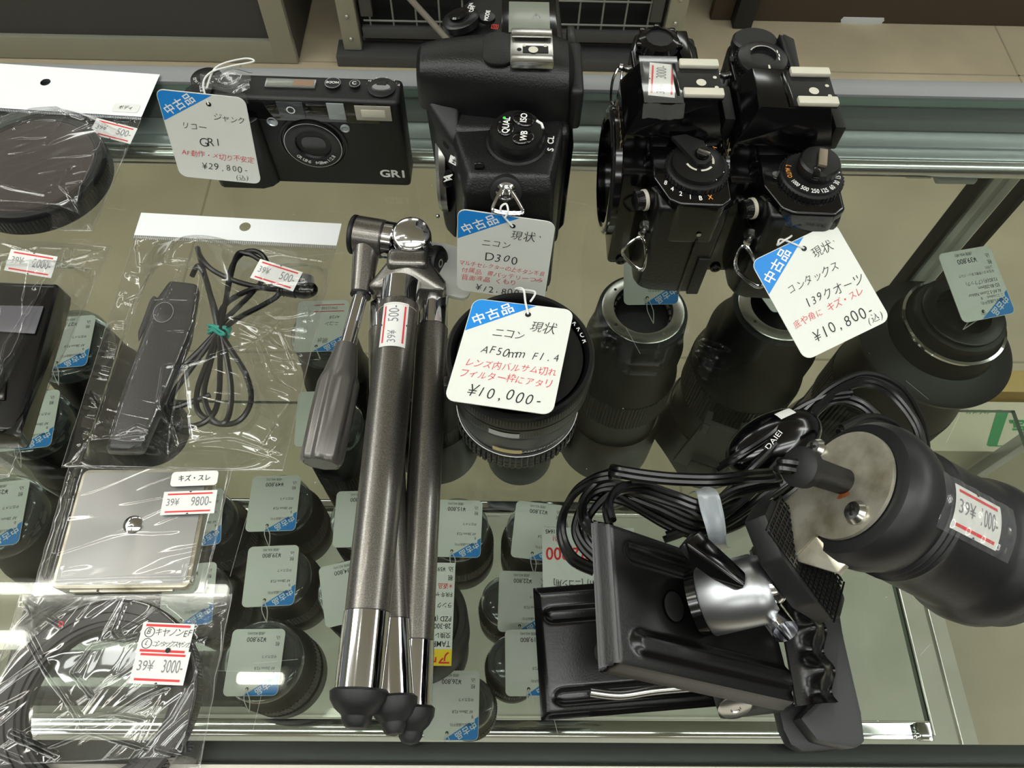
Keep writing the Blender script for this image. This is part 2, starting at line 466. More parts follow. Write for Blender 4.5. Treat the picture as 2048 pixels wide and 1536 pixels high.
m = MB(); m.box((0, 200, ZB-12), (1280, 390, 24), OLIVE, 2); part(m, 'base_board', case)
m = MB(); m.box((-125, 62, ZB+3), (1030, 70, 6), CREAM, 1); part(m, 'base_strip', case)
m = MB()
for k, (x, w) in enumerate(((319.5, 3.7), (328, 6.3), (339, 6.8), (353.5, 3.7))):
    m = MB(); m.box((x, 364, (ZB-28)/2-14), (w, 8 if w > 4 else 12, -ZB-28), (mat('dark_gasket', (34, 34, 34), .6) if w < 4 else mat('grey_post', (214, 214, 206), .45)), 0.8); part(m, 'rear_post', case)
for x in (-632, 632):
    for y in (20, 380): m = MB(); m.box((x, y, (ZB-20)/2), (14, 14, -ZB-20), SATIN, 1); part(m, 'corner_post', case)
m = MB(); m.box((0, 200, (ZB-24+ZF)/2), (1270, 370, ZB-24-ZF), DARKW, 2); part(m, 'plinth', case)
m = MB(); WPL = mat('white_handle_plastic', (206, 210, 212), 0.4)
m.box((262, 349, -28), (17, 12, 4), WPL, 1.6, 3); m.box((286, 350, -30), (26, 18, 5), WPL, 2, 3); part(m, 'door_catch', case)

# ================================================================== beyond the counter
PANEL = mat('dark_grey_panel', (64, 64, 64), 0.6)
POST = mat('grey_metal_frame', (152, 151, 136), 0.42, 0.35)
DKSIDE = mat('cabinet_side', (66, 62, 54), 0.7)
Yc = 1478.0; Xc = -470.0
cab = thing('storage_cabinet', 'dark grey cabinet front in a pale metal frame standing on the floor', 'cabinet', (-1400, Yc+200, ZF))
m = MB(); m.box((Xc-905, Yc+250, ZF+560), (1790, 480, 1100), DKSIDE, 2); part(m, 'carcass', cab)
m = MB(); m.box((Xc-920, Yc+8, ZF+580), (1750, 10, 1050), PANEL, 1); part(m, 'front_panel', cab)
m = MB(); m.box((Xc-905, Yc+3, ZF+30), (1810, 24, 56), POST, 3); m.box((Xc-26, Yc+3, ZF+560), (50, 26, 1110), POST, 3); m.box((Xc-3, Yc+250, ZF+560), (8, 490, 1110), DKSIDE, 1); part(m, 'frame', cab)
Yg = 1500.0
cage = thing('wire_cage', 'dark wire mesh cage with riveted pale uprights behind the digital camera', 'cage', (10, Yg, ZF))
GRIDM = mat('cage_wire', (128, 130, 124), 0.5, 0.2); CFR = mat('cage_dark_frame', (66, 67, 66), 0.55); INSIDE = mat('cage_inside', (17, 17, 17), 0.8)
m = MB(); m.box((15, Yg-6, ZF+14), (790, 60, 28), CFR, 3); part(m, 'plinth', cage)
m = MB(); m.box((15, Yg+260, ZF+500), (720, 440, 950), INSIDE); part(m, 'back_panel', cage)
RIV = mat('rivet_metal', (176, 176, 168), 0.35, 0.7)
for x in (-342, 372):
    m = MB(); m.box((x, Yg, ZF+530), (40, 34, 1000), POST, 3)
    for k in range(9): m.ball((x, Yg-18, ZF+60+k*55), 5, RIV, 10)
    part(m, 'upright', cage)
m = MB()
m.box((15, Yg-4, ZF+70), (660, 14, 26), CFR, 2)
for x in (-300, 330): m.box((x, Yg-4, ZF+560), (26, 14, 900), CFR, 2)
part(m, 'mesh_frame', cage)
m = MB()
for k in range(13): m.cyl((-296+k*51, Yg, ZF+76), (-296+k*51, Yg, ZF+700), 2.2, GRIDM, 6)
for k in range(11): m.cyl((-310, Yg-3, ZF+96+k*56), (340, Yg-3, ZF+96+k*56), 2.2, GRIDM, 6)
part(m, 'wire_grid', cage)
m = MB(); GCAB = mat('grey_cable', (136, 130, 120), 0.6); YEL = mat('yellow_tape', (196, 180, 60), 0.6)
cpts = spline([(-318, Yg-22, ZF+330), (-250, Yg-30, ZF+235), (-160, Yg-34, ZF+120), (-90, Yg-44, ZF+38)], 10)
m.tube(cpts, 7, GCAB, 10); m.tube(cpts[9:11], 9, YEL, 10)
solo(m, 'power_cable', 'grey cable with a yellow tape mark hanging across the wire cage', 'cable', (-200, Yg-30, ZF))
# table behind with a dark leg, coloured like the shade beneath it
BROWN = mat('table_shade_brown', (70, 58, 44), 0.7)
tb = thing('work_table', 'far table with a black leg and its shade as a brown board, on the pale floor', 'table', (1100, 2000, ZF))
m = MB(); m.box((1720, 2010, ZF+330), (2500, 800, 30), BROWN, 3); part(m, 'table_top', tb)
m = MB(); m.box((1720, 1672, ZF+158), (2440, 24, 316), BROWN, 2); part(m, 'front_panel', tb)  # board standing in for the soft shadow under the table
BLEG = mat('black_table_leg', (24, 24, 25), 0.5)
m = MB(); m.box((572, 1650, ZF+165), (46, 46, 330), BLEG, 4); part(m, 'leg', tb)
m = MB(); m.box((2900, 1650, ZF+165), (46, 46, 330), BLEG, 4); part(m, 'leg', tb)
m = MB(); m.lathe([(0, 0), (120, 0), (126, 8), (120, 16), (0, 16)], WPL, 48, T(870, 1668, ZF) @ SCL(.55, .1, 1))
solo(m, 'floor_disc', 'white rounded edge resting on the floor against the brown shade board of the far table', 'stand base', (870, 1668, ZF))
# ================================================================== printed and handwritten tags
BLUEP = [(-21, 0), (-21, 22), (-18, 25), (4, 25)]
def tag_card(m, X, W_=42, H_=50, back=False):
    m.prism(rrect(W_, H_, 4, 5), -0.2, 0.2, CARD, 0, X=X)
    # blue corner band with three white characters
    pl = [(-21+0.3, 4.5), (-6.0+9.5, 24.7)] 
    arc = [(-17-3.7*math.sin(R_(a)), 21+3.7*math.cos(R_(a))) for a in range(0, 91, 15)]
    m.flat([(-20.7, 8.2)] + [(5.5, 24.7)] + arc, 0.26, BLUE, X)
    for k, ch in enumerate('中古品'):
        d = -6.1 + k*6.1; a = R_(32.5)
        m.text(ch, 5.8, WHITEP, -11.2+d*math.cos(a), 17.8+d*math.sin(a), 0.31, X, rot=32.5, off=0.016)
    m.disc((3.0, 19.8), 1.25, 0.34, VOID, 12, X)

def sticker(m, X, w, h, s1, s2, lines=True, z=0.0, fn=None, base=CARD2):
    """price-gun label: two red bars, the shop code, then the price"""
    f = (lambda x, y, dz: fn(x, y, dz)) if fn else (lambda x, y, dz: (x, y, z+dz))
    def quad(x0, y0, x1, y1, dz, mt, n=8):
        vs = []; 
        q = 14
        for i in range(n+1):
            for j in range(q+1): vs.append(f(x0+(x1-x0)*i/n, y0+(y1-y0)*j/q, dz))
        m.add(vs, [((q+1)*i+j, (q+1)*(i+1)+j, (q+1)*(i+1)+j+1, (q+1)*i+j+1) for i in range(n) for j in range(q)], mt, X)
    quad(-w/2, -h/2, w/2, h/2, 0.05, base)
    if lines:
        quad(-w*0.42, h*0.34, w*0.42, h*0.41, 0.12, REDPRINT); quad(-w*0.42, -h*0.41, w*0.42, -h*0.34, 0.12, REDPRINT)
        m.add([f(a*0.7, h/2-0.1+b*0.5, 0.14) for a, b in ((-1, 0), (0, -1.3), (1, 0))], [(0, 1, 2)], VOID, X)
        m.add([f(a*0.7, -h/2+0.1+b*0.5, 0.14) for a, b in ((-1, 0), (1, 0), (0, 1.3))], [(0, 1, 2)], VOID, X)
    g = lambda x, y: f(x, y, 0.15)
    m.text(s1, h*0.44, GREYINK, -w*0.42, h*0.02, X=X, sx=0.78, fn=g, align='L')
    m.text(s2, h*0.56, GREYINK, w*0.42, h*0.02, X=X, sx=0.7*min(1.0, w*0.5/(len(s2)*h*0.23)), fn=g, align='R')

def string_loop(m, pts, r=0.42, mt=None):
    m.tube(spline(pts, 8), r, mt or STRING, 6)

# ================================================================== lenses on the shelves under the glass
SHELF = ZS
def ring_bumps(m, r, z0, z1, n, d, mt, X, rows=1):
    for j in range(rows):
        za = z0+(z1-z0)*j/rows; zb = z0+(z1-z0)*(j+0.82)/rows
        for k in range(n):
            a = 2*math.pi*k/n; b = 2*math.pi*(k+0.62)/n
            m.add([(r*math.cos(a), r*math.sin(a), za), (r*math.cos(b), r*math.sin(b), za), (r*math.cos(b), r*math.sin(b), zb), (r*math.cos(a), r*math.sin(a), zb),
                   ((r+d)*math.cos(a), (r+d)*math.sin(a), za), ((r+d)*math.cos(b), (r+d)*math.sin(b), za), ((r+d)*math.cos(b), (r+d)*math.sin(b), zb), ((r+d)*math.cos(a), (r+d)*math.sin(a), zb)],
                  [(4, 5, 6, 7), (0, 4, 7, 3), (1, 2, 6, 5), (3, 7, 6, 2), (0, 1, 5, 4)], mt, X)
def knurl(m, r, z0, z1, n, d, mt, X, cap=True):
    """fine vertical ribs: a toothed outline extruded"""
    vs = []
    for k in range(n):
        for q, rr in ((0.0, r), (0.28, r+d), (0.62, r+d), (0.9, r)):
            a = 2*math.pi*(k+q)/n; vs.append((rr*math.cos(a), rr*math.sin(a)))
    N = len(vs)
    m.add([(x, y, z0) for x, y in vs]+[(x, y, z1) for x, y in vs], [(i, (i+1) % N, N+(i+1) % N, N+i) for i in range(N)]+([tuple(range(N, 2*N)), tuple(reversed(range(N)))] if cap else []), mt, X)

def small_lens(x, y, h, r, label, group='lenses with clear rear caps on the shelf', seed=0):
    t = thing('camera_lens', label, 'lens', (x, y, SHELF), group)
    X = T(x, y, SHELF+0.2)
    m = MB()
    m.lathe([(0, 0), (r*0.93, 0), (r*0.97, 3), (r, 5), (r, h*0.3), (r*0.95, h*0.33), (r*0.95, h*0.38), (r*0.98, h*0.4), (r*0.98, h*0.7), (r*0.9, h*0.76), (r*0.84, h-3), (r*0.72, h-3), (r*0.72, h-8), (0, h-8)], BLACKM, 56, X)
    part(m, 'barrel', t)
    m = MB(); knurl(m, r*0.98, h*0.42, h*0.66, 72, 0.8, RUBBER, X); part(m, 'focus_ring', t)
    m = MB(); rc = r*0.86
    m.lathe([(rc-2.5, h-3), (rc, h-2.5), (rc+0.6, h+6), (rc-0.5, h+10), (rc-4, h+11.5), (0, h+11.5)], CAPPL, 48, X)
    m.lathe([(rc-6.5, h+11.7), (rc-5.4, h+12.7), (rc-4.3, h+11.7)], CAPPL, 48, X)
    part(m, 'rear_cap', t, 'clear plastic rear cap')
    return (x, y, SHELF+h+13.4)

def printed_tag(c, rot, price, lines, label, tilt=(0, 0), group='printed price cards on the lenses', small='', kan=True, string=None):
    t = thing('price_tag', label, 'price tag', c, group)
    X = T(*c) @ RZ(180+rot) @ RX(tilt[0]) @ RY(tilt[1])
    m = MB(); tag_card(m, X)
    # printed sticker covering most of the face
    m.flat([(-18.5, 4), (-17.8, 12.4), (-5, 13.5), (-5, 15.6), (18.5, 15.8), (18.5, -22), (-18.5, -22)], 0.33, CARD2, X)
    m.text(price, 5.0, INK, 1.0, -17.0, 0.42, X, sx=0.95, off=0.006)
    if kan: m.text('税', 3.6, INK, -16, -13.6, 0.42, X); m.text('込', 3.6, INK, -16, -18.2, 0.42, X)
    m.text(small or '(税抜)', 2.6, INK, 2, -21.6, 0.42, X, sx=0.85)
    yy = 14.0
    for k, (s, sz) in enumerate(lines):
        if s: m.text(s, sz, INK, -16.5, yy, 0.42, X, sx=0.85, align='L')
        yy -= sz*1.12+0.3
    part(m, 'card', t)
    m = MB(); h = X @ V((3.0, 19.8, 0.6)); e = string or (h + V((2, -16, -9)))
    e = V(e)
    for k in (-1, 1):
        mid = (h+e)/2 + V((2.2*k, 0, 3.0 if string is None else 0))
        string_loop(m, [h, h+V((0.6*k, -2, 0.6)), mid, e], 0.35)
    part(m, 'string', t)
    return t

# positions on the shelf, each from the price card one reads on it
smalls = [
    (-189, 224, 85, 30, '¥49,800', 'card 49,800', 2),
    (-183, 163, 80, 30, '¥39,800', 'pale card 39,800', 3),
    (-186, 96, 76, 36, '¥29,800', 'card 29,800 under a mirrored lamp', 1),
    (-252, 210, 84, 30, '¥17,800', 'card half under the silver plate bag', 8),
    (-246, 146, 84, 30, '¥24,800', 'grey card beside the ring adapter bag', 6),
    (-35, 203, 86, 31, '¥15,800', 'card 15,800', -1),
    (34, 202, 84, 31, '¥23,800', 'card 23,800', -6),
    (8, 146, 70, 24, '¥22,800', 'card 22,800', -1),
    (14, 97, 78, 23.5, '¥19,800', 'card beside the lower clamp plate', 1),
    (-22, 66, 72, 23, '¥26,800', 'card below the yellow banded label', 0),
    (-119, 212, 82, 30, '¥32,800', 'upper card beside the silver tripod leg', 2),
    (-122, 150, 82, 30, '¥34,800', 'lower card beside the silver tripod leg', 14),
    (-358, 330, 172, 38, '¥27,800', 'highest card beside the black box bag', 6),
    (-366, 258, 172, 33, '¥13,800', 'middle card beside the black box bag', 8),
    (-366, 182, 172, 36, '¥25,800', 'lowest card beside the black box bag', 8),
]
# keep lenses apart: the left-hand ones stand on the rear shelf side
for k, (x, y, h, r, price, lab, rot) in enumerate(smalls):
    top = small_lens(x, y, h, r, 'black lens with %s on its clear cap' % lab)
    dx = -4 if -300 < x < -150 else (14 if r < 25 and x < 20 and y > 80 else (-12 if x == -22 else 0))
    printed_tag((top[0]+dx, top[1]-2, top[2]+0.4), rot, price, [('保証なし(返品不可)', 2.4), ('', 2.0), ('    B', 3.0), ('AF 28mm F2.8', 3.2), ('', 4.0), ('中古カメラ', 2.8)],
                'white and blue tag, %s' % lab, small='(税抜 ¥%s)' % {'¥49,800': '45,273', '¥39,800': '36,182'}.get(price, '22,545'))

def tall_lens(x, y, ztop, label, rb, rm, hood, metal_mount=True, flange=0, foot=False, petal=False):
    """long zoom standing on its hood; ztop = height of the mount"""
    t = thing('zoom_lens', label, 'lens', (x, y, SHELF), 'tall zoom lenses standing on the shelf')
    X = T(x, y, SHELF+0.2); h = ztop-SHELF
    m = MB()
    pr = [(0, 40), (hood*0.8, 40), (rb, 62), (rb, h*0.45), (rb*1.03, h*0.46), (rb*1.03, h*0.66), (rb*0.96, h*0.7), (rb*0.96, h*0.82), (rm+6, h*0.88), (rm+4, h-4), (rm+1, h-3)]
    m.lathe(pr+[(rm-7, h-3), (rm-8, h-14), (0, h-14)], BLACKM, 64, X); part(m, 'barrel', t)
    m = MB(); n = 96; vs = []; top = 78
    for i in range(n):
        a = 2*math.pi*i/n
        zb = 0.0 if not petal else 26*max(0, math.sin(2*a+0.6))**1.5
        for r_, z_ in ((hood, zb), (hood, 60), (hood*0.93, top), (hood*0.9, top), (hood*0.96, 58), (hood*0.96, zb)): vs.append((r_*math.cos(a), r_*math.sin(a), z_))
    m.add(vs, [(6*i+j, 6*((i+1) % n)+j, 6*((i+1) % n)+(j+1) % 6, 6*i+(j+1) % 6) for i in range(n) for j in range(6)], BLACK, X); part(m, 'lens_hood', t)
    m = MB(); knurl(m, rb*1.03, h*0.48, h*0.64, 90, 0.9, RUBBER, X); part(m, 'zoom_ring', t)
    m = MB()
    mm = STEEL if metal_mount else BLACK
    m.lathe([(rm+1, h-3), (rm+1, h-0.6), (rm, h), (rm-8, h), (rm-8.6, h-1.5), (rm-8.6, h-12)], mm, 64, X)
    if metal_mount:
        for a in (20, 140, 215, 300): m.disc(((rm-4)*math.cos(R_(a)), (rm-4)*math.sin(R_(a))), 1.2, h+0.06, VOID if a != 300 else STEEL, 14, X)
        ring_bumps(m, rm-9.5, h-10, h-7, 24, 1.0, STEEL, X)
    part(m, 'mount', t, 'bright metal mount' if metal_mount else None)
    if flange:
        m = MB(); m.lathe([(rb*0.9, h-46), (flange, h-44), (flange+1, h-40), (flange-3, h-36), (rm+12, h-30), (rm+8, h-14), (rm+2, h-6)], BLACKM, 72, X)
        m.lathe([(rm+7.6, h-15), (rm+9.4, h-14.4), (rm+9.4, h-12.6), (rm+7.4, h-12.2)], CHROME, 72, X)
        ring_bumps(m, rm+9.5, h-24, h-22.6, 60, 0.4, SATIN, X); part(m, 'collar', t)
    if foot:
        FOOT = mat('grey_tripod_foot', (60, 62, 60), 0.5)
        m = MB(); Xf = X @ RZ(-96 if foot is True else foot)
        z1 = h*0.58; z0 = h*0.22
        fr = rb+2
        m.prism([(z0, -26), (z0, 26), (z1, 18), (z1, -18)][::-1], 0, 5, FOOT, 1, X=Xf @ T(fr+12, 0, 0) @ RY(-90) @ RZ(0))
        m.box((fr+5, 15, z1-8), (20, 6, 12), FOOT, 1, X=Xf); m.box((fr+5, -15, z1-8), (20, 6, 12), FOOT, 1, X=Xf)
        m.box((fr+18, 0, z0+16), (2.5, 26, 22), BLACKM, 1, X=Xf)
        part(m, 'tripod_foot', t, 'grey tripod foot')
    return t
tall_lens(110, 332, -160, 'tall black zoom lens with a metal mount below the film camera pair', 42, 31, 48)
tall_lens(213, 330, -150, 'tall black zoom lens with a tripod foot below the large tilted tag', 46, 31, 53, foot=-112, petal=True)
tall_lens(324, 300, -112, 'tallest black zoom lens with a wide collar beside the chrome posts', 49, 27, 56, metal_mount=False, flange=55, foot=-108)
tall_lens(21, 312, -250, 'black lens standing straight below the short prime lens', 30, 25, 33, metal_mount=False)
tall_lens(-64, 322, -240, 'black lens half hidden under the tripod legs', 36, 28, 43, metal_mount=False)
printed_tag((114, 352, -140), 2, '¥29,800', [('保証なし(返品不可)', 2.6), ('(ﾆｺﾝ)', 2.2), ('      B', 3.4), ('Zoom Nikkor', 3.6), ('80-200mm F2.8D N', 3.6), ('', 2.0), ('コリ無い ピント', 3.0), ('タンキ', 3.0)], 'printed tag reading 29,800 standing on a bright lens mount', tilt=(-34, 0), small='(税抜 ¥27,091)', string=(118, 322, -166))
printed_tag((321, 306, -88), 14, '¥39,800', [('保証なし(返品不可)', 2.6), ('ニコン(nikon)      B', 2.6), ('AI AF-S Zoom Nikkor', 3.4), ('ED 80-200mm', 3.4), ('F2.8D(IF) (ブラック)', 3.4), ('', 1.6), ('中玉ホコリ非常に多い・バルサ', 2.4), ('ム切れ', 2.4)], 'printed tag reading 39,800 on the tallest zoom lens', tilt=(-16, -4), small='(税抜 ¥36,182)', string=(316, 282, -108))
printed_tag(tuple(at(1556, 560, -146)), 24, '¥46,800', [('保証なし', 2.6)], 'white tag corner on the lens with the tripod foot', tilt=(0, 0), string=(222, 296, -160))

def handtag_lower(c, rot, label, rows, tilt=(0, 0)):
    t = thing('price_tag', label, 'price tag', c, 'handwritten cards under the tripod handle')
    X = T(*c) @ RZ(180+rot) @ RX(tilt[0])
    m = MB(); tag_card(m, X)
    m.box((-5, -14, 0.3), (25, 0.7, 0.1), REDPRINT, X=X); m.box((-5, -20.5, 0.3), (25, 0.7, 0.1), REDPRINT, X=X)
    m.text('39¥12300-', 4.2, GREYINK, -5, -17.3, 0.35, X, sx=0.8)
    for k, (s, x, y, sz) in enumerate(rows): m.hand(s, sz, INK, x, y, 0.35, X, seed=k+5)
    part(m, 'card', t)
    m = MB(); h = X @ V((3, 19.8, 0.6)); string_loop(m, [h, h+V((1, -4, 0)), h+V((4, -10, -4))], 0.35); part(m, 'string', t)
handtag_lower((-147, 340, -203), 3, 'handwritten tag seen beside the chrome handle rod', [('現状', -6, 14, 5), ('ニコン', -14, -2, 4.5), ('AF28', -14, -8, 4)])
handtag_lower((-146, 274, -240), 4, 'handwritten tag seen beside the ribbed tripod grip', [('現状', -2, 14, 5), ('ニコン', -12, -2, 4.5)])
small_lens(-140, 273, 145, 30, 'black lens under the ribbed tripod grip with a handwritten tag')
small_lens(-147, 337, 180, 31, 'black lens under the chrome handle rod with a handwritten tag')

# two wide lenses with shelf cards
def wide_lens(x, y, h, r, label):
    t = thing('wide_lens', label, 'lens', (x, y, SHELF), 'wide lenses with shelf cards')
    X = T(x, y, SHELF+0.2)
    m = MB(); m.lathe([(0, 0), (r*0.86, 0), (r*0.9, 4), (r*0.9, h*0.55), (r, h*0.62), (r, h-4), (r-2, h), (r-6, h), (r-7, h-5), (0, h-5)], BLACKM, 72, X); part(m, 'barrel', t)
    m = MB(); knurl(m, r*0.9, h*0.12, h*0.48, 90, 0.9, RUBBER, X); part(m, 'zoom_ring', t)
    m = MB(); m.lathe([(r-7, h-4.8), (r-8, h-2.5), (0, h-2.5)], BLACK, 60, X); m.ringflat((0, 0), r*0.55, r*0.57, h-2.3, RAILG, 60, X); part(m, 'lens_cap', t)
    return SHELF+h
zt = wide_lens(-61, 116, 150, 39.5, 'wide black lens beneath the label with a yellow band')
CYEL = mat('yellow_band', (248, 214, 28), 0.5); REDB = mat('bold_red', (222, 34, 38), 0.5)
t = thing('shelf_card', 'tall white label with a yellow band and red lettering beside the tripod leg', 'label', (-58, 112, zt))
X = T(-62, 120, zt+1.0) @ RZ(180)
m = MB(); m.box((0, 0, 0), (60, 74, 0.5), CARD2, X=X); m.box((0, 31.4, 0.3), (60, 11.2, 0.1), CYEL, X=X)
m.text('アウトレット', 10, REDB, -28.5, 31.2, 0.45, X, sx=0.92, off=0.02, align='L')
for s, y, sz, mt in (('TAMRON', 25.5, 6.6, INK), ('     交換レンズ', 18.5, 5.2, INK), (' 28-300mm F/3.5', 11, 6, INK), (' PZD (Model)', 5, 6, INK), (' ランク', -6.5, 5.2, INK), ('F/Rキャップ付', -15.5, 5.2, INK), ('＊返品・交換不可', -23, 5.2, REDB), ('  税', -30, 5.2, INK), ('  込  ¥59,800', -37.5, 5.2, INK)):
    m.text(s, sz*.86, mt, -28.5, y*.86, 0.4, X, sx=0.86, off=0.008, align='L')
part(m, 'card', t)
zt = wide_lens(76, 126, 150, 37.5, 'wide black lens beneath the label with large red figures')
t = thing('shelf_card', 'white label with large red figures behind the upper clamp plate', 'label', (70, 158, zt))
X = T(70, 158, zt+1.0) @ RZ(180) @ SCL(.92, .92, 1)
m = MB(); m.box((0, 0, 0), (78, 60, 0.5), CARD2, X=X)
for s, x, y, sz, mt, al in (('SP 24-70mm F/2.8 Di VC USD', 37, 24, 6.2, INK, 'R'), ('(A041)  [ニコン用]', 30, 16.5, 6, INK, 'R'), ('¥82,800', 36, -8, 15, REDB, 'R'), ('(税込)', 30, -20, 5, REDB, 'R'), ('1645', 36, -26.5, 5, INK, 'R'), ('税込', -20, -14, 4, INK, 'C')):
    m.text(s, sz, mt, x, y, 0.42, X, sx=0.88, off=0.012 if sz > 10 else 0.006, align=al)
part(m, 'card', t)

# things lower in the case, near the end panel
GREEN = mat('green_print', (28, 134, 72), 0.5); BOXC = mat('cream_box_paper', (206, 199, 176), 0.55)
bx = thing('carton_box', 'long cream box with a green mark behind the black lamp body', 'box', (640, 425, ZB))
m = MB(); m.box((700, 432, ZB+105), (330, 74, 208), BOXC, 3)
ztop = ZB+209.4
def gtop(pts, mt): m.add([(x, y, ztop) for x, y in pts], [tuple(range(len(pts)))], mt)
gtop([(632, 404), (646, 404), (676, 452), (668, 456), (662, 456)], GREEN); gtop([(634, 402.5), (800, 402.5), (800, 404), (634, 404)], GREEN)
m.text('写真', 22, GREEN, 694, 430, ztop, off=0.03)
m.text('カメラの', 8, GREEN, 634, 452, ztop, off=0.02)
part(m, 'carton', bx)
m = MB(); m.box((735, 500, ZB+106), (140, 34, 208), mat('gold_card', (186, 160, 92), 0.5), 2)
solo(m, 'gold_box', 'flat gold carton standing behind the cream box', 'box', (735, 500, ZB))

m = MB(); m.box((-466, 226, ZB+36), (310, 240, 70), BLACKM, 4, 2)  # added block, there only to darken the case floor under the lenses
solo(m, 'added_dark_block', 'added flat black block darkening the case floor under the lenses beside the clear bags', 'box', (-466, 226, ZB))
# ================================================================== compact camera
def seg_line(m, pts, w, mt, z, X):
    """thin painted line through 2D points"""
    for (a, b) in zip(pts[:-1], pts[1:]):
        a = V((a[0], a[1], 0)); b = V((b[0], b[1], 0)); d = (b-a).normalized(); n_ = V((-d.y, d.x, 0))*w/2
        m.add([a-n_+V((0, 0, z)), b-n_+V((0, 0, z)), b+n_+V((0, 0, z)), a+n_+V((0, 0, z))], [(0, 1, 2, 3)], mt, X)

cmp_ = thing('compact_camera', 'flat black compact film camera with a round front lens and an orange-brown top display', 'camera', (-104, 311, 0))
FX = T(-104, 301.4, 0) @ RZ(-1.2) @ RX(90)      # front face plane: x along, y up, z to the viewer
m = MB()
B0 = T(-104, 301.4, 0) @ RZ(-1.2)
m.box((0, 9, 29.3), (105.5, 18, 58.6), BLACKM, 3.2, 3, X=B0)
prof = [(-52.5, -5), (-50, -6.5), (-28, -6.5), (-23, -4.5), (-20, -1), (-20, 10), (-52.5, 10)]
m.prism(prof, 1.5, 47, LEATHER, 1.6, 3, X=B0)
part(m, 'body', cmp_)
m = MB()
m.box((8.6, -0.1, 51.6), (66, 1.2, 12.6), COATG, 0.5, X=B0)
part(m, 'window_strip', cmp_, 'glossy black window strip')
m = MB(); GW = mat('pale_window', (150, 156, 156), 0.15); FLW = mat('flash_window', (168, 164, 150), 0.25); VFW = mat('finder_glass', (64, 68, 70), 0.05)
m.box((20.6, -0.8, 52.6), (8.6, .6, 10), GW, 0.2, X=B0); m.box((39, -0.8, 52.2), (18, .6, 9), FLW, 0.3, X=B0)
m.box((39, -1.1, 52.2), (12, .4, 4.5), mat('flash_tube', (214, 208, 192), 0.4), 0.3, X=B0)
m.box((-2, -0.8, 52.6), (13, .6, 10), VFW, 0.3, X=B0); m.ringflat((-2, 53), 1.6, 2.2, 1.4, WHITEP, 20, FX)
part(m, 'finder_windows', cmp_)
# lens
m = MB(); LC = FX @ T(4.5, 30.3, 0)
m.lathe([(17.8, -1), (17.8, 0.6), (16.6, 0.7), (16.2, 0.2), (15.4, 0.2), (15.2, 1.6), (13.6, 2.2), (9.4, 1.2), (8.6, -0.6), (0, -0.6)], BLACK, 72, LC)
m.ringflat((0, 0), 14.6, 15.0, 2.0, SATIN, 72, LC)
m.prism(rrect(12.5, 9, 4, 6), -0.5, 0.2, BGLOSS, 0, X=LC)
for k, ch in enumerate('GR LENS  f=28mm 1:2.8'):
    a = -142 + k*5.4
    m.text(ch, 2.9, WHITEP, 11.6*math.cos(R_(a)), 11.6*math.sin(R_(a)), 2.35, LC, rot=a+90, off=0.008)
part(m, 'lens', cmp_)
m = MB()
for (x, y, r) in ((-13.5, 44.5, 2.3), (23, 41.5, 1.9)):
    m.lathe([(r+0.5, 0), (r+0.5, 0.9), (r, 1.1), (r-0.3, 0.5), (0, 0.8)], GW if x > 0 else RAILG, 24, FX @ T(x, y, 0))
part(m, 'sensor_window', cmp_)
m = MB(); m.text('GR1', 7.4, WHITEP, 44, 10.2, 0.25, FX, sx=1.1, off=0.03); part(m, 'front_lettering', cmp_)
TX = T(-104, 301.4, 58.9) @ RZ(-1.2)             # top face
m = MB(); m.box((-2.5, 10.4, 0.3), (25, 6.2, 1.0), SATIN, 0.3, X=TX); m.box((-2.5, 10.4, 0.7), (23.4, 4.8, 0.6), LCD, 0.2, X=TX)
m.box((4, 10.4, 1.05), (10, 4.2, 0.1), mat('amber_display', (128, 100, 78), 0.3), X=TX); part(m, 'display', cmp_)
m = MB(); m.lathe([(0, 0), (3.9, 0), (3.9, 1.1), (3.4, 1.5), (0, 1.5)], BLACKM, 28, TX @ T(18.5, 11, 0)); m.ringflat((18.5, 11), 3.6, 3.95, 1.3, SATIN, 28, TX); m.text('MODE', 2.3, WHITEP, 18.5, 11, 1.6, TX, rot=180, off=0.01)
part(m, 'mode_button', cmp_)
m = MB(); m.lathe([(0, 0), (2.6, 0), (2.6, 1.1), (2.2, 1.5), (0, 1.5)], BLACKM, 24, TX @ T(29.5, 11, 0)); m.ringflat((29.5, 11), 2.4, 2.75, 1.3, SATIN, 24, TX); m.ringflat((29.5, 11), 0.8, 1.15, 1.6, WHITEP, 20, TX, 40, 330)
part(m, 'timer_button', cmp_)
m = MB(); DX = TX @ T(43, 9.6, 0)
m.lathe([(0, 0), (7.0, 0), (7.0, .7), (6.2, 1.1), (0, 1.2)], BLACKM, 44, DX); m.lathe([(0, 1), (5.0, 1), (4.4, 1.8), (0, 1.9)], SATIN, 36, DX @ T(0, -1, 0) @ SCL(1, 0.55, 1)); m.box((0, 1.6, 1.4), (5, 3.4, 1.2), BLACKM, .4, 2, X=DX)
for k in range(10): m.text(['-2', '.', '-1', '.', '0', '.', '+1', '.', '+2', '.'][k], 1.7, WHITEP, 8.6*math.cos(R_(20+k*15)), 7.4*math.sin(R_(20+k*15)), 0.3, DX, off=0.01)
part(m, 'exposure_dial', cmp_)
m = MB(); DX2 = TX @ T(-45, 12.8, -1.3)
m.lathe([(0, -0.5), (7.6, -0.5), (7.6, 1.6), (7.0, 2.0), (0, 2.0)], BLACK, 48, DX2); knurl(m, 7.4, -0.2, 1.5, 48, 0.4, BLACK, DX2)
for k, s in enumerate(('22', '16', '11', '8', '5.6', '4', 'P')):
    a = 200+k*24; m.text(s, 2.0, WHITEP, 5.4*math.cos(R_(a)), 5.4*math.sin(R_(a)), 2.15, DX2, rot=a-90, off=0.01)
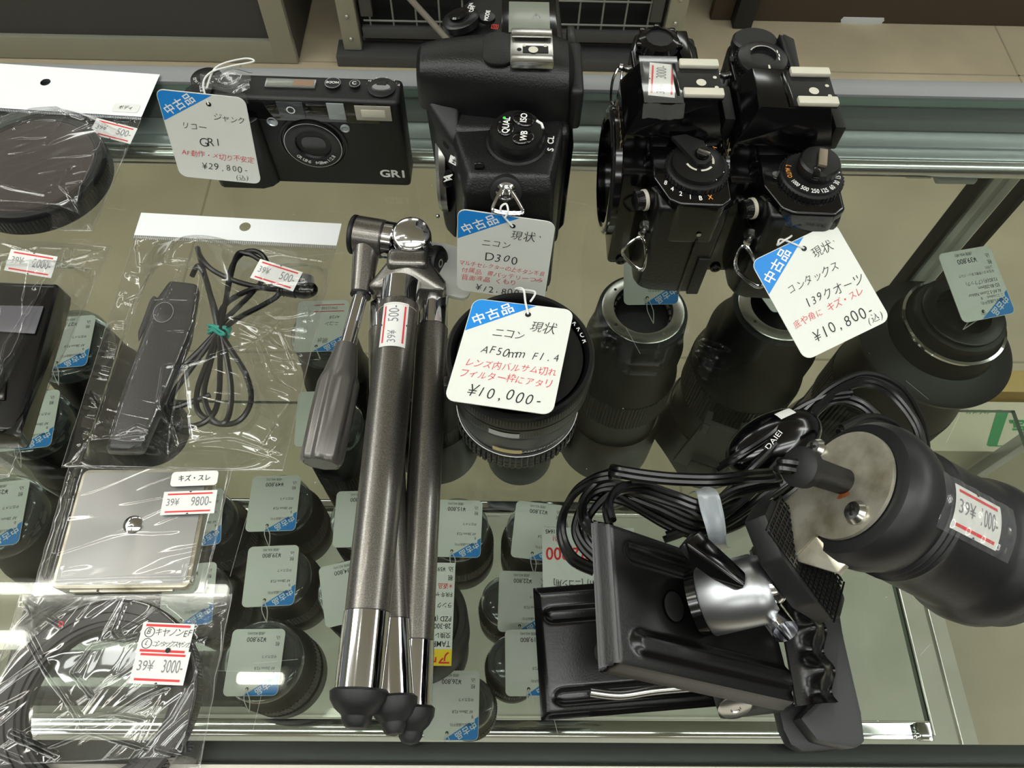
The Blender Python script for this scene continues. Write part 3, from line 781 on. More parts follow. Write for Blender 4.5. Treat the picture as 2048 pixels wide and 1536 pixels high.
part(m, 'aperture_dial', cmp_)
m = MB(); m.prism([(-53, 0), (-40, 0), (-40, 7), (-50, 7), (-53, 4)][::1], -0.3, 1.2, BLACKM, 0.8, 2, X=TX); m.prism(rrect(5, 3, 1.4), 1.0, 1.3, VOID, X=TX @ T(-47.5, 3, 0)); part(m, 'strap_lug', cmp_)
# clear tape that holds the tag string
m = MB()
m.grid(lambda u, v: (-44+24*u-3*v, -1+16*v+3*u, 2.8+1.6*math.sin(u*7+v*4)+1.2*math.sin(v*11)), 18, 14, TAPE, TX)
m.grid(lambda u, v: (-37+15*u, -1.2-0.6*math.sin(u*6), 3.2-6.5*v), 10, 8, TAPE, TX)
part(m, 'clear_tape', cmp_, 'crinkled clear tape')

# ================================================================== digital camera
dig = thing('digital_camera', 'large black digital camera body seen from its dial end, without a lens', 'camera', (5, 297, 0))
BP = mat('black_pebbled_body', (14, 14, 15), 0.36, bump=(1300, 0.5))
m = MB()
# left shoulder, centre block and grip block, one skin
m.hull([(-20, 229, 5), (25, 229, 5), (-17, 229, 71), (22, 229, 72), (-14, 234, 78.5), (20, 234, 78.5), (-24, 268, 3), (29, 268, 3), (-24, 268, 77), (28, 268, 80), (-16, 231, 1), (22, 231, 1)], BP, 5, 4)
m.box((3.5, 285, 40), (53, 52, 78), BP, 5, 3)
m.hull([(-29, 322, 8), (-30, 360, 12), (-26, 322, 76), (-26, 352, 72), (28, 305, 2), (29, 305, 82), (28, 362, 2), (27, 364, 80), (-20, 305, 2), (-20, 305, 80), (-14, 366, 74), (-12, 366, 6)], BP, 7, 4)
part(m, 'body', dig)
m = MB()
def psec(x, yl, yr, z0, z1, k=0.62, n=18):
    c = (yl+yr)/2; w = (yr-yl)/2; out = []
    for i in range(n+1):
        a = math.pi*(1-i/n); cx = math.cos(a); sx = math.sin(a)
        out.append((x, c+w*math.copysign(abs(cx)**0.72, cx), z0+(z1-z0)*sx**0.55))
    return out+[(x, yr, z0-3), (x, c, z0-3), (x, yl, z0-3)]
m.loft([psec(-37.6, 278, 291, 86, 94), psec(-38.2, 275, 294, 84, 97.5), psec(-36.4, 273, 296, 82, 100), psec(-28, 271, 298, 80, 102), psec(-15, 269, 300, 78, 103.4), psec(0, 267, 302, 76, 104), psec(20, 265, 304, 76, 103.4), psec(28, 267, 302, 77, 101), psec(31, 270, 299, 79, 95)], BP)
m.box((32, 284, 84), (6, 34, 22), RUBBER, 3, 3)
part(m, 'finder_housing', dig)
m = MB()
m.hull([(-24, 258, 6), (-24, 312, 6), (-20, 254, 74), (-20, 312, 74), (-30, 264, 8), (-30, 306, 8), (-31, 266, 74), (-31, 304, 78), (-36, 276, 85), (-36, 294, 86), (-20, 270, 82), (-20, 300, 82)], BLACKM, 3, 3)
part(m, 'mirror_box', dig)
m = MB(); MX = frame((-30, 285, 42), (-1, 0, 0), (0, 1, 0))
m.lathe([(30, -3), (30, 0), (28.6, 1.6), (25.6, 1.6), (25.4, 0.2), (23.4, 0.2), (23.2, -8)], STEEL, 72, MX)
m.lathe([(23.1, -7.8), (20, -14), (0, -14)], VOID, 40, MX)
m.ball((-33, 262, 20), 1.1, STEEL, 12)
part(m, 'lens_mount', dig, 'bright steel lens mount')
m = MB(); SX = T(13, 281.5, 103.4)
m.box((-1.2, 0, 0.4), (18.4, 20, 1.6), STEEL, 0.4, X=SX); m.box((0.4, -0.5, 1.35), (11, 4.4, .3), BLACKM, X=SX)
for s in (-1, 1): m.box((-1.2, 8.6*s, 2.6), (17.6, 4.6, 1.3), STEEL, 0.5, X=SX); m.box((-1.2, 10.2*s, 1.2), (17.8, 1.3, 3.4), STEEL, 0.4, X=SX)
m.disc((-0.6, -1), 2.1, 1.6, IVORY, 20, SX); m.disc((-4.4, 1.6), .8, 1.6, IVORY, 14, SX); m.disc((4.6, 1.6), .8, 1.6, IVORY, 14, SX); m.disc((-6.6, -.6), 1.0, 1.3, VOID, 14, SX)
m.prism(rrect(13, 21, 5, 6, -15.6, 1), -.6, .8, BP, .5, 2, X=SX)
part(m, 'hot_shoe', dig, 'steel hot shoe')
# mode dial with three buttons
m = MB(); KX = T(6.2, 253.2, 74.6) @ RX(5)
m.lathe([(0, 0), (13.6, 0), (13.6, 5.4), (12.8, 6.2), (0, 6.2)], BLACK, 60, KX); knurl(m, 13.3, 0.6, 5.4, 40, 0.75, BLACK, KX)
part(m, 'release_dial', dig)
m = MB(); m.lathe([(0, 6), (11.7, 6), (11.9, 10), (10.9, 12.2), (0, 12.6)], BLACK, 60, KX)
for (x, y, a, s) in ((-5.2, 1.2, 84, 'QUAL'), (2.4, 5.4, 84, 'ISO'), (2.4, -4.6, 84, 'WB')):
    BX = KX @ T(x, y, 12.3)
    e = (3.9, 5.4) if s == 'QUAL' else (5.0, 4.0)
    m.lathe([(0, 1.2), (0.8, 1.2), (0.96, 0.7), (1, 0)], BGLOSS, 32, BX @ RZ(0 if s == 'QUAL' else (-35 if s == 'ISO' else 25)) @ SCL(e[0], e[1], 1))
    m.text(s, 4.0, WHITEP, 0.3, 0, 1.35, BX, rot=a, sx=0.85, off=0.02)
m.disc((-5.8, 5.1), 0.7, 13.75, mat('green_dot', (70, 214, 90), 0.5), 14, KX)
m.tube([(8.2, 4.8, 12.6), (10.4, 3.2, 12.5), (11, 0.8, 12.3)], 0.6, WHITEP, 6, X=KX)
m.text('S', 3.8, WHITEP, 14.6, -5.4, 6.3, KX, rot=80, off=0.02); m.text('CL', 3.8, WHITEP, 14.8, 0.0, 6.3, KX, rot=84, off=0.02)
part(m, 'button_cluster', dig)
m = MB(); m.lathe([(0, 0), (3.6, 0), (3.4, 4), (2.6, 5.2), (0, 5.4)], BLACK, 28, T(-10, 238.6, 73)); m.box((-10, 238, 78), (4.4, 3.2, 5), BGLOSS, 1, 2); part(m, 'dial_lock', dig)
m = MB(); GX = frame((-13.4, 247, 76.5), (0, 0.1, 1), (0, 1, 0))
for k in range(5): m.text('▯', 4, WHITEP, -5+2.2*k, 1.5-0.1*k, 0.4, GX, rot=-24, sx=.6)
part(m, 'dial_icons', dig)
m = MB(); LX = T(12, 334, 81.6)
m.box((0, 0, 0.4), (27, 29, 1.4), BGLOSS, 1, 2, X=LX); m.box((0, 0, 1.15), (20, 23.5, .4), LCD, 0.2, X=LX)
m.text('Ψ', 5, GREYINK, 3.5, 1, 1.4, LX, rot=180)
part(m, 'top_display', dig, 'grey top display')
m = MB(); SB = T(-21, 334, 78) @ RY(-14) @ RX(-6)
m.lathe([(0, 0), (9.4, 0), (9.4, 3.2), (8.6, 4), (5.4, 4.4), (0, 4.4)], BLACK, 40, SB); m.lathe([(5, 4.2), (5, 5.6), (4.2, 6.2), (0, 6)], BGLOSS, 32, SB)
m.text('OFF', 3.3, WHITEP, 6.3, 4.2, 4.5, SB, rot=80, off=0.02); m.text('ON', 3.0, WHITEP, 5, 8, 4.2, SB, rot=80, off=0.01)
part(m, 'shutter_button', dig)
m = MB(); m.lathe([(0, 0), (4, 0), (3.8, 1.6), (0, 2)], BLACK, 24, T(-8.5, 334, 81)); m.text('MODE', 2.8, WHITEP, -8.5, 334, 83.2, rot=82, off=0.02)
m.text('▤', 4.4, mat('red_icon', (214, 60, 48), 0.5), -4.4, 326, 82.9, rot=80); part(m, 'mode_button', dig)
m = MB(); PX = frame((-24.2, 262, 70), (-0.55, -0.7, 0.42), (0.6, -0.5, 0))
m.lathe([(0, 0), (3.1, 0), (3.0, 1.4), (2.2, 2.4), (0, 2.6)], BLACK, 28, PX)
for (x, y) in ((0, 0), (1.2, 0), (-1.2, 0), (0, 1.2), (0, -1.2)): m.ball((x, y, 2.4), .32, RUBBER, 8, X=PX)
part(m, 'sync_terminal', dig)
m = MB(); EX = frame((-22.6, 251, 66), (-0.45, -0.75, 0.5), (0.8, -0.6, 0))
m.box((0, 2.6, .2), (5, 3.4, .3), WHITEP, X=EX); m.text('±', 3.2, INK, 0, 2.6, .45, EX, off=0.03)
m.prism(rrect(4.6, 8.2, 2.2), 0, 1.4, BGLOSS, 0.4, X=EX @ T(0, -6, 0)); m.text('⚡', 5.4, WHITEP, 0, -6, 1.5, EX, off=0.02)
part(m, 'flash_button', dig)
# side doors and ribs
m = MB()
m.box((-9, 227.6, 30), (21, 3, 52), RUBBER, 1.4, 3); m.box((14, 227.8, 30), (19, 2.6, 52), RUBBER, 1.4, 3)
for z in (60, 52): m.box((-9, 226.6, z), (18, 2.4, 3.2), BLACK, 1.2, 3)
part(m, 'port_doors', dig)
def lug(m, c, d, r=2.3, mt=CHROME):
    X = frame(c, d); m.lathe([(0, -1), (r*2.1, -1), (r*2.1, 0.4), (r*1.5, 1), (r, 1.4), (r*.8, 3.4), (r*1.1, 4.6), (r*.9, 6.2), (0, 6.8)], mt, 32, X)
m = MB(); m.lathe([(0, -2), (7.2, -2), (6.8, 1.2), (5.4, 1.8), (0, 1.8)], RUBBER, 36, frame((1.5, 229, 73.5), (0, -1, 0.5))); lug(m, (1.5, 228, 74.5), (0, -1, 0.45), 2.1); part(m, 'strap_lug', dig, 'chrome strap lug')
m = MB()
for o in (0, 1.1): m.tube(spline([tuple(at(x, y, z)+V((0, -o, 0))) for x, y, z in ((1012, 372, 78.5), (986, 412, 76), (990, 420, 75), (1013, 424, 75), (1040, 424, 75), (1044, 416, 76))], 6, True), 0.62, CHROME, 8, True)
part(m, 'split_ring', dig, 'chrome triangular ring')
m = MB(); m.hull([(28, 262, 6), (28, 306, 6), (33, 266, 10), (33, 302, 10), (33, 266, 66), (33, 302, 66), (28, 262, 74), (28, 306, 74)], BGLOSS, 2, 3); m.lathe([(0, 0), (10, 0), (10, 3), (8, 4), (0, 4)], RUBBER, 32, frame((33, 283, 84), (1, 0, 0)))
m.box((31.6, 316, 84), (4, 14, 6), BLACK, 1.5, 2); ring_bumps(m, 7.5, 0, 5, 22, 0.9, RUBBER, frame((28, 325, 74), (1, 0, 0)))
part(m, 'rear_screen', dig)

# ================================================================== the two film cameras
def film_camera(name, label, ox, oy, kind):
    A = T(ox, oy, 0)
    t = thing('film_camera', label, 'camera', (ox+84, oy+286, 0), 'black film camera pair')
    m = MB()
    m.hull([(70, 227, 12), (100, 226, 12), (69, 228, 66), (101, 227, 66), (68, 234, 2), (101, 232, 2), (67, 345, 2), (99, 345, 2), (66, 345, 66), (98, 345, 66), (76, 228, 5), (95, 227, 5)], LEATHER, 2.6, 3, X=A)
    part(m, 'body', t)
    m = MB()
    # top plate: near lobe, waist and far lobe
    m.prism([(67, 243), (73, 229.5), (78, 226.8), (96, 226.2), (101, 230), (102, 262), (67, 264)], 44, 70, BGLOSS, 1.8, 3, X=A)
    m.prism([(64, 300), (97, 300), (97, 332), (91, 344), (84, 347), (72, 346), (66, 340), (63, 328)], 44, 70, BGLOSS, 1.8, 3, X=A)
    m.prism([(66, 258), (99, 258), (99, 304), (66, 304)], 44, 69, BGLOSS, 0.8, 2, X=A)
    part(m, 'top_plate', t)
    m = MB()
    # finder prism
    m.hull([(55, 262.6, 60), (99, 262.6, 60), (55, 296, 60), (99, 296, 60), (54.5, 260.6, 77), (99, 261, 75.6), (54.5, 297, 77), (99, 296, 75.6), (62, 265.6, 93.4), (93, 265, 92.4), (62, 291, 93.4), (93, 290.6, 92.4), (100.5, 266, 68), (100.5, 290, 68)], BGLOSS, 0.7, 2, X=A)
    part(m, 'prism_housing', t)
    m = MB(); m.hull([(55, 246, 6), (70, 246, 6), (55, 306, 6), (70, 306, 6), (55, 250, 64), (70, 250, 64), (55, 302, 64), (70, 302, 64), (57, 248, 2), (70, 248, 2), (57, 304, 2), (70, 304, 2)], BGLOSS, 1.2, 2, X=A)
    m.lathe([(0, 0), (2.8, 0), (2.6, .8), (1.6, .8), (1.4, .2), (0, .2)], BLACK, 24, A @ frame((62, 245.6, 7), (0, -1, 0)))
    part(m, 'mirror_box', t)
    m = MB(); MX = A @ frame((55, 275, 40), (-1, 0, 0), (0, 1, 0))
    m.lathe([(31, 0), (31, 3.0), (30.4, 3.6), (29.2, 4.4), (27, 4.6), (26.6, 3.8), (25, 3.8), (24.6, -4)], CHROME, 80, MX, mats=[BGLOSS, CHROME, mat('grey_mount_face', (120, 120, 122), .25, .9), CHROME, BGLOSS, CHROME, BGLOSS])
    m.lathe([(24.4, -3.6), (21, -9), (0, -9)], VOID, 40, MX); m.box((0, 31.4, 2.6), (3, 1.2, 1.2), REDB, 0.2, X=MX)
    for a in (20, 65, 150, 250, 310): m.disc((28.4*math.cos(R_(a)), 28.4*math.sin(R_(a))), 0.9, 4.7, STEEL, 12, MX)
    part(m, 'lens_mount', t, 'polished lens mount ring')
    m = MB(); NX = A @ frame((54.2, 276, 70), (-1, 0, 0.02), (0, -1, 0)); m.text('CONTAX', 7, GOLD, 0, 0, .3, NX, off=0.03); part(m, 'name_lettering', t)
    m = MB(); HX = A @ T(85, 277, 92.6)
    m.box((1, 0, .6), (19, 22, 1.6), BLACKM, 0.4, X=HX)
    for s in (-1, 1):
        m.box((1.5, 9.4*s, 2.4), (17.5, 4.6, 2.2), IVORY, 0.7, 2, X=HX)
    m.disc((1.6, -1.6), 2.2, 1.5, IVORY, 20, HX); m.disc((8, 1.8), .9, 1.5, IVORY, 14, HX); m.disc((8, -4.6), .9, 1.5, IVORY, 14, HX)
    m.box((-9.4, 0, .8), (2, 22, 1.6), BGLOSS, .6, 2, X=HX)
    part(m, 'accessory_shoe', t, 'ivory topped accessory shoe')
    m = MB(); lug(m, A @ V((68.5, 236, 44)), (-0.55, -0.8, 0.1), 1.9, STEEL); part(m, 'strap_lug', t, 'steel strap lug')
    m = MB(); lug(m, A @ V((64.5, 326, 60)), (-1, 0.1, 0.2), 1.9, STEEL); part(m, 'strap_lug', t, 'steel strap lug')
    m = MB()
    if kind == 1:
        for o in (0, 1.1): m.tube(spline([A @ V(p) for p in ((65, 231, 42+o), (59, 229, 38+o), (58, 228, 33+o), (66, 225, 26+o), (69, 225, 28+o), (68, 228, 38+o))], 6, True), 0.6, CHROME, 8, True)
    else:
        for o in (0, 1.0): m.tube(spline([A @ V(p) for p in ((65, 231, 42+o), (71, 224, 37+o), (76.5, 219, 31+o), (73, 219, 27+o), (64, 226, 30+o), (62, 229, 37+o))], 6, True), 0.7, CHROME, 8, True)
    part(m, 'split_ring', t, 'steel split ring')
    m = MB()
    for o in (0, 1.0): m.tube(spline([A @ V(p) for p in ((59.5, 327, 62), (56, 324-o, 56), (56, 320-o, 47), (58, 318-o, 46), (60, 322-o, 55))], 6, True), 0.6, CHROME, 8, True)
    part(m, 'split_ring', t, 'steel split ring')
    m = MB(); QX = A @ frame((68, 241.5, 57), (-1, -0.25, 0.05))
    m.lathe([(0, 0), (4.6, 0), (4.6, 1.6), (4.2, 1.8)], BLACK, 32, QX); m.lathe([(4.2, 2.0), (4.9, 2.2), (4.9, 3.6), (4.4, 3.8)], IVORY, 32, QX); m.lathe([(4.4, 3.8), (3.8, 7.4), (2.4, 8.4), (0, 8.4)], BLACK, 32, QX); knurl(m, 3.9, 3.8, 7.2, 24, .5, BLACK, QX)
    part(m, 'front_knob', t)
    # near dial
    m = MB(); DX = A @ T(86.6 if kind == 1 else 88, 246.5, 70)
    m.lathe([(0, 0), (14, 0), (14, 2.4), (13.2, 3.4), (0, 3.4)], BLACKM, 64, DX); knurl(m, 13.6, 0.3, 2.6, 44, .8, BLACK, DX)
    if kind == 1:
        m.lathe([(0, 3.2), (12.2, 3.2), (11.6, 5.2), (6.8, 6.4), (0, 6.4)], BLACK, 64, DX)
        for a0 in (200, 270, 340): m.ringflat((0, 0), 5.6, 6.6, 6.6, IVORY, 16, DX, a0, a0+52)
        m.prism([(-11.6, 12.6), (-1.6, -4.2), (1.6, -4.4), (5.4, 0), (2.6, 10), (-5, 14)], 6.3, 8.6, BLACKM, .5, 2, X=DX)
        m.lathe([(0, 8.4), (3.2, 8.4), (3.2, 10), (2.8, 10.6), (0, 10.6)], BGLOSS, 28, DX @ T(0.6, 1, 0)); m.box((0.6, 1, 10.9), (5.6, 1.5, 1), STEEL, .3, X=DX @ RZ(-28))
        for k, (s, mt) in enumerate((('8', WHITEP), ('4', WHITEP), ('2', WHITEP), ('1', WHITEP), ('B', WHITEP), ('X', ORANGE))):
            a = 208+k*15.5; m.text(s, 3.6, mt, 16.4*math.cos(R_(a)), 16.4*math.sin(R_(a))*1.0, 0.35, DX, rot=(a-270)*0.25, sx=.8, off=0.012)
        m.text('ASA', 2.9, WHITEP, 4.6, -9.6, 5.0, DX, rot=12, sx=.8, off=0.02); m.text('25', 2.6, WHITEP, 9.4, -5.4, 5.2, DX, rot=40, off=0.01); m.text('50', 2.6, WHITEP, 9.9, 2.6, 5.0, DX, rot=60, off=0.02); m.text('+1', 2.6, ORANGE, 8.4, 9.4, 4.6, DX, rot=70, off=.02); m.text('2', 2.6, WHITEP, 4.2, 11, 4.6, DX, rot=80, off=.01)
    else:
        m.lathe([(0, 3.2), (12.9, 3.2), (12.5, 4.2), (0, 4.2)], BLACKM, 64, DX)
        for k, (s, mt) in enumerate((('L', ORANGE), ('AUTO', ORANGE), ('1000', WHITEP), ('500', WHITEP), ('250', WHITEP), ('125', WHITEP), ('60', WHITEP), ('30', WHITEP), ('15', WHITEP), ('8', WHITEP))):
            a = 160+[0, 22, 55, 80, 104, 126, 148, 168, 186, 202][k]
            m.text(s, 2.9 if len(s) > 3 else 3.3, mt, 11.0*math.cos(R_(a)), 11.0*math.sin(R_(a)), 4.4, DX, rot=a+90, sx=.72, off=0.014)
        RX_ = DX @ T(1.6, 1.6, 0)
        m.lathe([(0, 4.2), (8.6, 4.2), (9, 7), (9, 9.4), (8.2, 10.4), (0, 10.6)], BLACK, 56, RX_)
        m.box((0.4, 0.4, 11.2), (3.6, 10, 1.6), mat('bronze_lever', (150, 138, 122), .4, .6), .3, X=RX_ @ RZ(-14)); m.box((-1.4, -7.6, 9.4), (3, 6, 3), BGLOSS, .6, 2, X=RX_ @ RZ(-14))
        m.lathe([(0, 0), (1.9, 0), (1.8, .5), (0, .6)], STEEL, 18, A @ T(73.4, 249, 70))
    part(m, 'rewind_dial', t)
    # far controls
    m = MB(); FX_ = A @ (T(77, 331, 70) if kind == 1 else T(77.5, 322, 70))
    if kind == 1:
        m.lathe([(0, 0), (11, 0), (11.4, 2), (10, 4.4), (7, 5.6), (6.8, 4.6), (0, 4.2)], BGLOSS, 12, FX_, mats=[BGLOSS]*5+[BLACKM])
        for k, a in enumerate((90, 45, 135, -20, 200)): m.box((10.6*math.cos(R_(a)), 10.6*math.sin(R_(a)), 2.6), (3, 4, 3.6), BGLOSS, .8, 2, X=FX_ @ T(0, 0, 0))
        for x, s in ((-5.6, 'OFF'), (0, ''), (6, 'LOCK')):
            m.box((x, -13, .35), (1.0, 3.4, .3), IVORY, X=FX_)
            if s: m.text(s, 2.7, IVORY, x+0.6, -18, .4, FX_, rot=85, sx=.8, off=.02)
        m.lathe([(0, 0), (2, 0), (1.6, 1), (0, 1.2)], STEEL, 20, FX_ @ T(1, -21, 0))
        m.hull([(10, -14, 0), (17, -14, 0), (9, 10, 0), (16, 10, 0), (10.4, -13, 3), (16, -13, 3), (9.4, 9, 3), (15, 9, 3)], BGLOSS, .8, 2, X=FX_)
    else:
        m.lathe([(0, 0), (12.6, 0), (12.8, 4), (12, 5.2), (7.4, 6.4), (6.4, 6.2), (5.8, 4.6), (0, 4.4)], BLACK, 56, FX_); knurl(m, 12.4, .6, 3.8, 36, .7, BLACK, FX_)
        m.ringflat((0, 0), 6.3, 7.0, 6.5, STEEL, 40, FX_, 20, 150); m.box((1.4, -8.6, 6.2), (.9, 2.6, .4), IVORY, X=FX_)
        for k in range(3): m.box((7.6*math.cos(R_(20-k*20)), 7.6*math.sin(R_(20-k*20)), 6.2), (.5, 2, .4), WHITEP, X=FX_ @ RZ(0))
        m.lathe([(0, 0), (11.4, 0), (11.4, 3.4), (10.4, 4.4), (0, 4.4)], BLACKM, 48, FX_ @ T(-1, 15, 0) @ SCL(1, .8, 1))
        m.hull([(10, 16, 2), (18, 12, 2), (14, -16, 0), (18, -16, 0), (10, 16, 8), (17, 12, 7), (16, -14, 3), (18, -14, 3)], BLACKM, 1, 2, X=FX_)
        m.box((-12, 4, .6), (5, 4, .6), IVORY if False else BLACKM, .2, X=FX_)
    part(m, 'wind_controls', t)
    # hand grip panel lines on the near end
    m = MB(); m.box((90, 226.2, 26), (1.2, 1.0, 42), BGLOSS, .3, X=A); m.box((97, 226.0, 20), (6, 1.6, 28), BLACKM, .7, 2, X=A); m.disc((90, 51), 1.1, .3, STEEL, 14, A @ frame((0, 226.1, 0), (0, -1, 0), (1, 0, 0)))
    part(m, 'end_panel', t)
    # finder eyepiece
    m = MB(); m.box((101.5, 277, 76), (5, 22, 13), BLACKM, 1, 2, X=A); part(m, 'eyepiece', t)
    return t, A
c1, A1 = film_camera('a', 'black film camera with a taped price sticker reading 3000 on its prism', 0, 0, 1)
m = MB(); HX = A1 @ quadframe((61.5, 263, 93.6), (61.5, 292, 93.7), (74, 262.5, 93.4))
PX = A1 @ T(69.6, 277.2, 93.5) @ RZ(83)
sticker(m, PX, 21.5, 11.6, '39¥', '3000-'); part(m, 'price_sticker', c1, 'white price sticker')
m = MB(); m.grid(lambda u, v: (60.4+17.2*v, 292.5-30.5*u, 93.95 + .2*math.sin(u*9)), 12, 6, TAPE, A1)
m.grid(lambda u, v: (60.0+18*v, 261.6-3.6*u-.3*math.sin(v*30), 93.8-5*u+.5*math.sin(v*8)), 6, 14, TAPE, A1); part(m, 'clear_tape', c1, 'clear tape over the sticker')
c2, A2 = film_camera('b', 'black film camera with the 1000 to 15 shutter dial and the large tilted tag', 49, -4, 2)
# ================================================================== handwritten tags on the counter
def handtag(TL, TR, BL, label, rows, strings):
    X = quadframe(TL, TR, BL); c = X.translation
    t = thing('price_tag', label, 'price tag', c, 'handwritten price tags on the counter')
    m = MB(); tag_card(m, X)
    for k, (s, x, y, sz, mt, rot) in enumerate(rows): m.hand(s, sz, mt, x, y, 0.34, X, rot=rot, seed=k*7+len(label))
    part(m, 'card', t)
    m = MB(); h = X @ V((3.0, 19.8, 0.6))
    for pts in strings: string_loop(m, [h]+[V(p) for p in pts], 0.45)
    part(m, 'string', t)
    return X
R, K = REDINK, INK
handtag((-165.6, 308.5-14, 56.7+12.5), (-123.6, 307.0-14, 53.4+12.5), (-169.8, 300.6-14, 7.6+12.5), 'handwritten tag with a dropped blue corner leaning on the compact camera', [
    ('ジャンク', 4, 13, 4.4, K, -4), ('リコー', -13, 6.5, 4.8, K, -2), ('GR1', -6, -2, 7, K, 0), ('AF動作・メ切り不安定', -16.5, -9.5, 4.2, R, -2), ('¥29,800-', -8, -17, 5.6, K, 0), ('(込)', 8, -22, 3.8, K, 0)],
    [[(-143, 297, 70), (-140, 303, 72), (-132, 309, 71), (-122, 314, 70), (-127, 316, 70), (-138, 307, 72), (-142, 297, 68)]])
handtag((-18.8, 218.4, 74.3), (22.8, 212.6, 73.1), (-21.2, 212.7, 24.7), 'handwritten tag hanging from the chrome ring of the digital camera', [
    ('現状`', 2.5, 14.5, 6.2, K, 0), ('ニコン', -10, 7.5, 5, K, 4), ('D300', -8, -0.5, 7, K, 0), ('マルチセレクターの上ボタン不良', -20, -6.5, 3.5, R, 0), ('付属品 書バッテリーつみ', -19, -11, 3.8, R, 0), ('背面液晶 くもり', -19, -15.8, 4, R, 2), ('¥12,800-', -12, -21.5, 5.6, K, 0), ('(込)', 14, -22.5, 3.4, K, 0)],
    [[tuple(at(x, y, z)) for x, y, z in ((1004, 428, 74.5), (1002, 414, 77.5), (1012, 408, 78), (1016, 422, 77), (1010, 436, 74))]])
handtag((-11.2, 182.2, 60.1), (29.7, 174.0, 64.5), (-21.3, 133.2, 62.2), 'handwritten tag reading 10,000 lying on the short prime lens', [
    ('現状', 5, 14, 6.2, K, -4), ('ニコン', -9, 8.5, 5, K, 3), ('AF50mm F1.4', -12, 0, 5.6, K, 0), ('レンズ内バルサム切れ', -17, -7, 4.3, R, 1), ('フィルター枠にアタリ', -18, -12, 4.3, R, 0), ('¥10,000-', -13, -19.5, 7, K, 0)],
    [[(10, 178, 64), (9, 183, 66), (6, 186, 62), (9, 187, 60), (14, 183, 64), (12, 178, 64.4)]])
handtag((110.8, 210.1, 51.9), (148.5, 226.7, 60.7), (132.9, 167.7, 37.4), 'large tilted handwritten tag hanging from the second film camera', [
    ('現状`', 5, 15.5, 5.6, K, 0), ('コンタックス', -13, 5.5, 5, K, 2), ('139クオーツ', -9, -2.5, 5.6, K, -2), ('底や角に キズ・スレ', -18, -9.5, 4.2, R, 2), ('¥10,800-', -13, -18, 7, K, 2), ('(込)', 11, -21.5, 4.4, K, 0)],
    [[(125, 219, 57), (123, 217, 56.6), (122.5, 215.6, 57.4), (124.6, 215.8, 60.4), (127, 217.6, 60), (129, 220, 58.4)]])

# ================================================================== short prime lens
pl = thing('camera_lens', 'short black prime lens standing on the glass under the 10,000 tag', 'lens', (8, 157.5, 0))
PXL = T(8, 157.5, 0)
m = MB()
m.lathe([(0, 0.2), (25.5, 0.2), (26.4, 1.2), (26.4, 3), (27.2, 3.4), (27.2, 15), (26.2, 15.6), (26.4, 16.2), (28.6, 33), (28.8, 36), (27.6, 37), (27.6, 39)], BLACK, 90, PXL)
part(m, 'barrel', pl)
m = MB(); ring_bumps(m, 27.2, 3.8, 13.4, 64, 0.8, RUBBER, PXL, 3); part(m, 'focus_ring', pl)
m = MB(); m.ringflat((0, 0), 27.3, 27.6, 15.9, WHITEP, 90, PXL)
def barrel(r0, z0, k, cx=0.0):
    def fn(x, y):
        a = -math.pi/2 + x/28.0; r = 27.0 + (y+8)*0.13
        return (r*math.cos(a), r*math.sin(a), z0+y)
    return fn
m.text('MADE IN JAPAN', 3.0, WHITEP, 11.0, 0, X=PXL, fn=lambda x, y: ((27.35+y*.13)*math.cos(-math.pi/2+x/27.3), (27.35+y*.13)*math.sin(-math.pi/2+x/27.3), 20.5+y), sx=1.05, off=0.02)
m.text('N', 3.2, WHITEP, 26, 0, X=PXL, fn=lambda x, y: (28.4*math.cos(-math.pi/2+x/27.3), 28.4*math.sin(-math.pi/2+x/27.3), 9+y))
part(m, 'barrel_lettering', pl)
m = MB(); m.grid(lambda u, v: (27.9*math.cos(-math.pi/2-.40+.46*u), 27.9*math.sin(-math.pi/2-.40+.46*u), 20.2+3.6*v), 10, 2, GOLD, PXL); part(m, 'gold_plate', pl, 'small gold plate')
m = MB(); m.lathe([(27.4, 38.6), (29.6, 39.4), (30, 41), (30, 47), (29.2, 48)], BLACK, 90, PXL); knurl(m, 29.4, 41, 47, 150, .6, BLACK, PXL)
m.grid(lambda u, v: (30.25*math.cos(-math.pi/2-.42+.42*u), 30.25*math.sin(-math.pi/2-.42+.42*u), 41+4*v), 10, 2, RAILG, PXL)
m.box((-29.5, -5, 38), (4, 5, 9), BLACK, .8, 2, X=PXL); part(m, 'aperture_ring', pl)
m = MB(); m.lathe([(29.4, 47.6), (30.2, 48.6), (30.2, 57), (29.4, 58.2), (28, 58.2), (27, 57), (26.4, 55.4), (25.6, 55.4), (25, 54), (18, 50), (0, 51.5)], BLACK, 90, PXL, mats=[BLACK]*7+[BLACK, BLACK, COATG])
knurl(m, 29.8, 50.4, 55.4, 150, .5, BLACK, PXL)
for k, ch in enumerate('NIKKOR'):
    a = 46-k*6.6; m.text(ch, 3, WHITEP, 27.0*math.cos(R_(a)), 27.0*math.sin(R_(a)), 57.6, PXL, rot=a-90, off=0.01)
part(m, 'front_rim', pl)

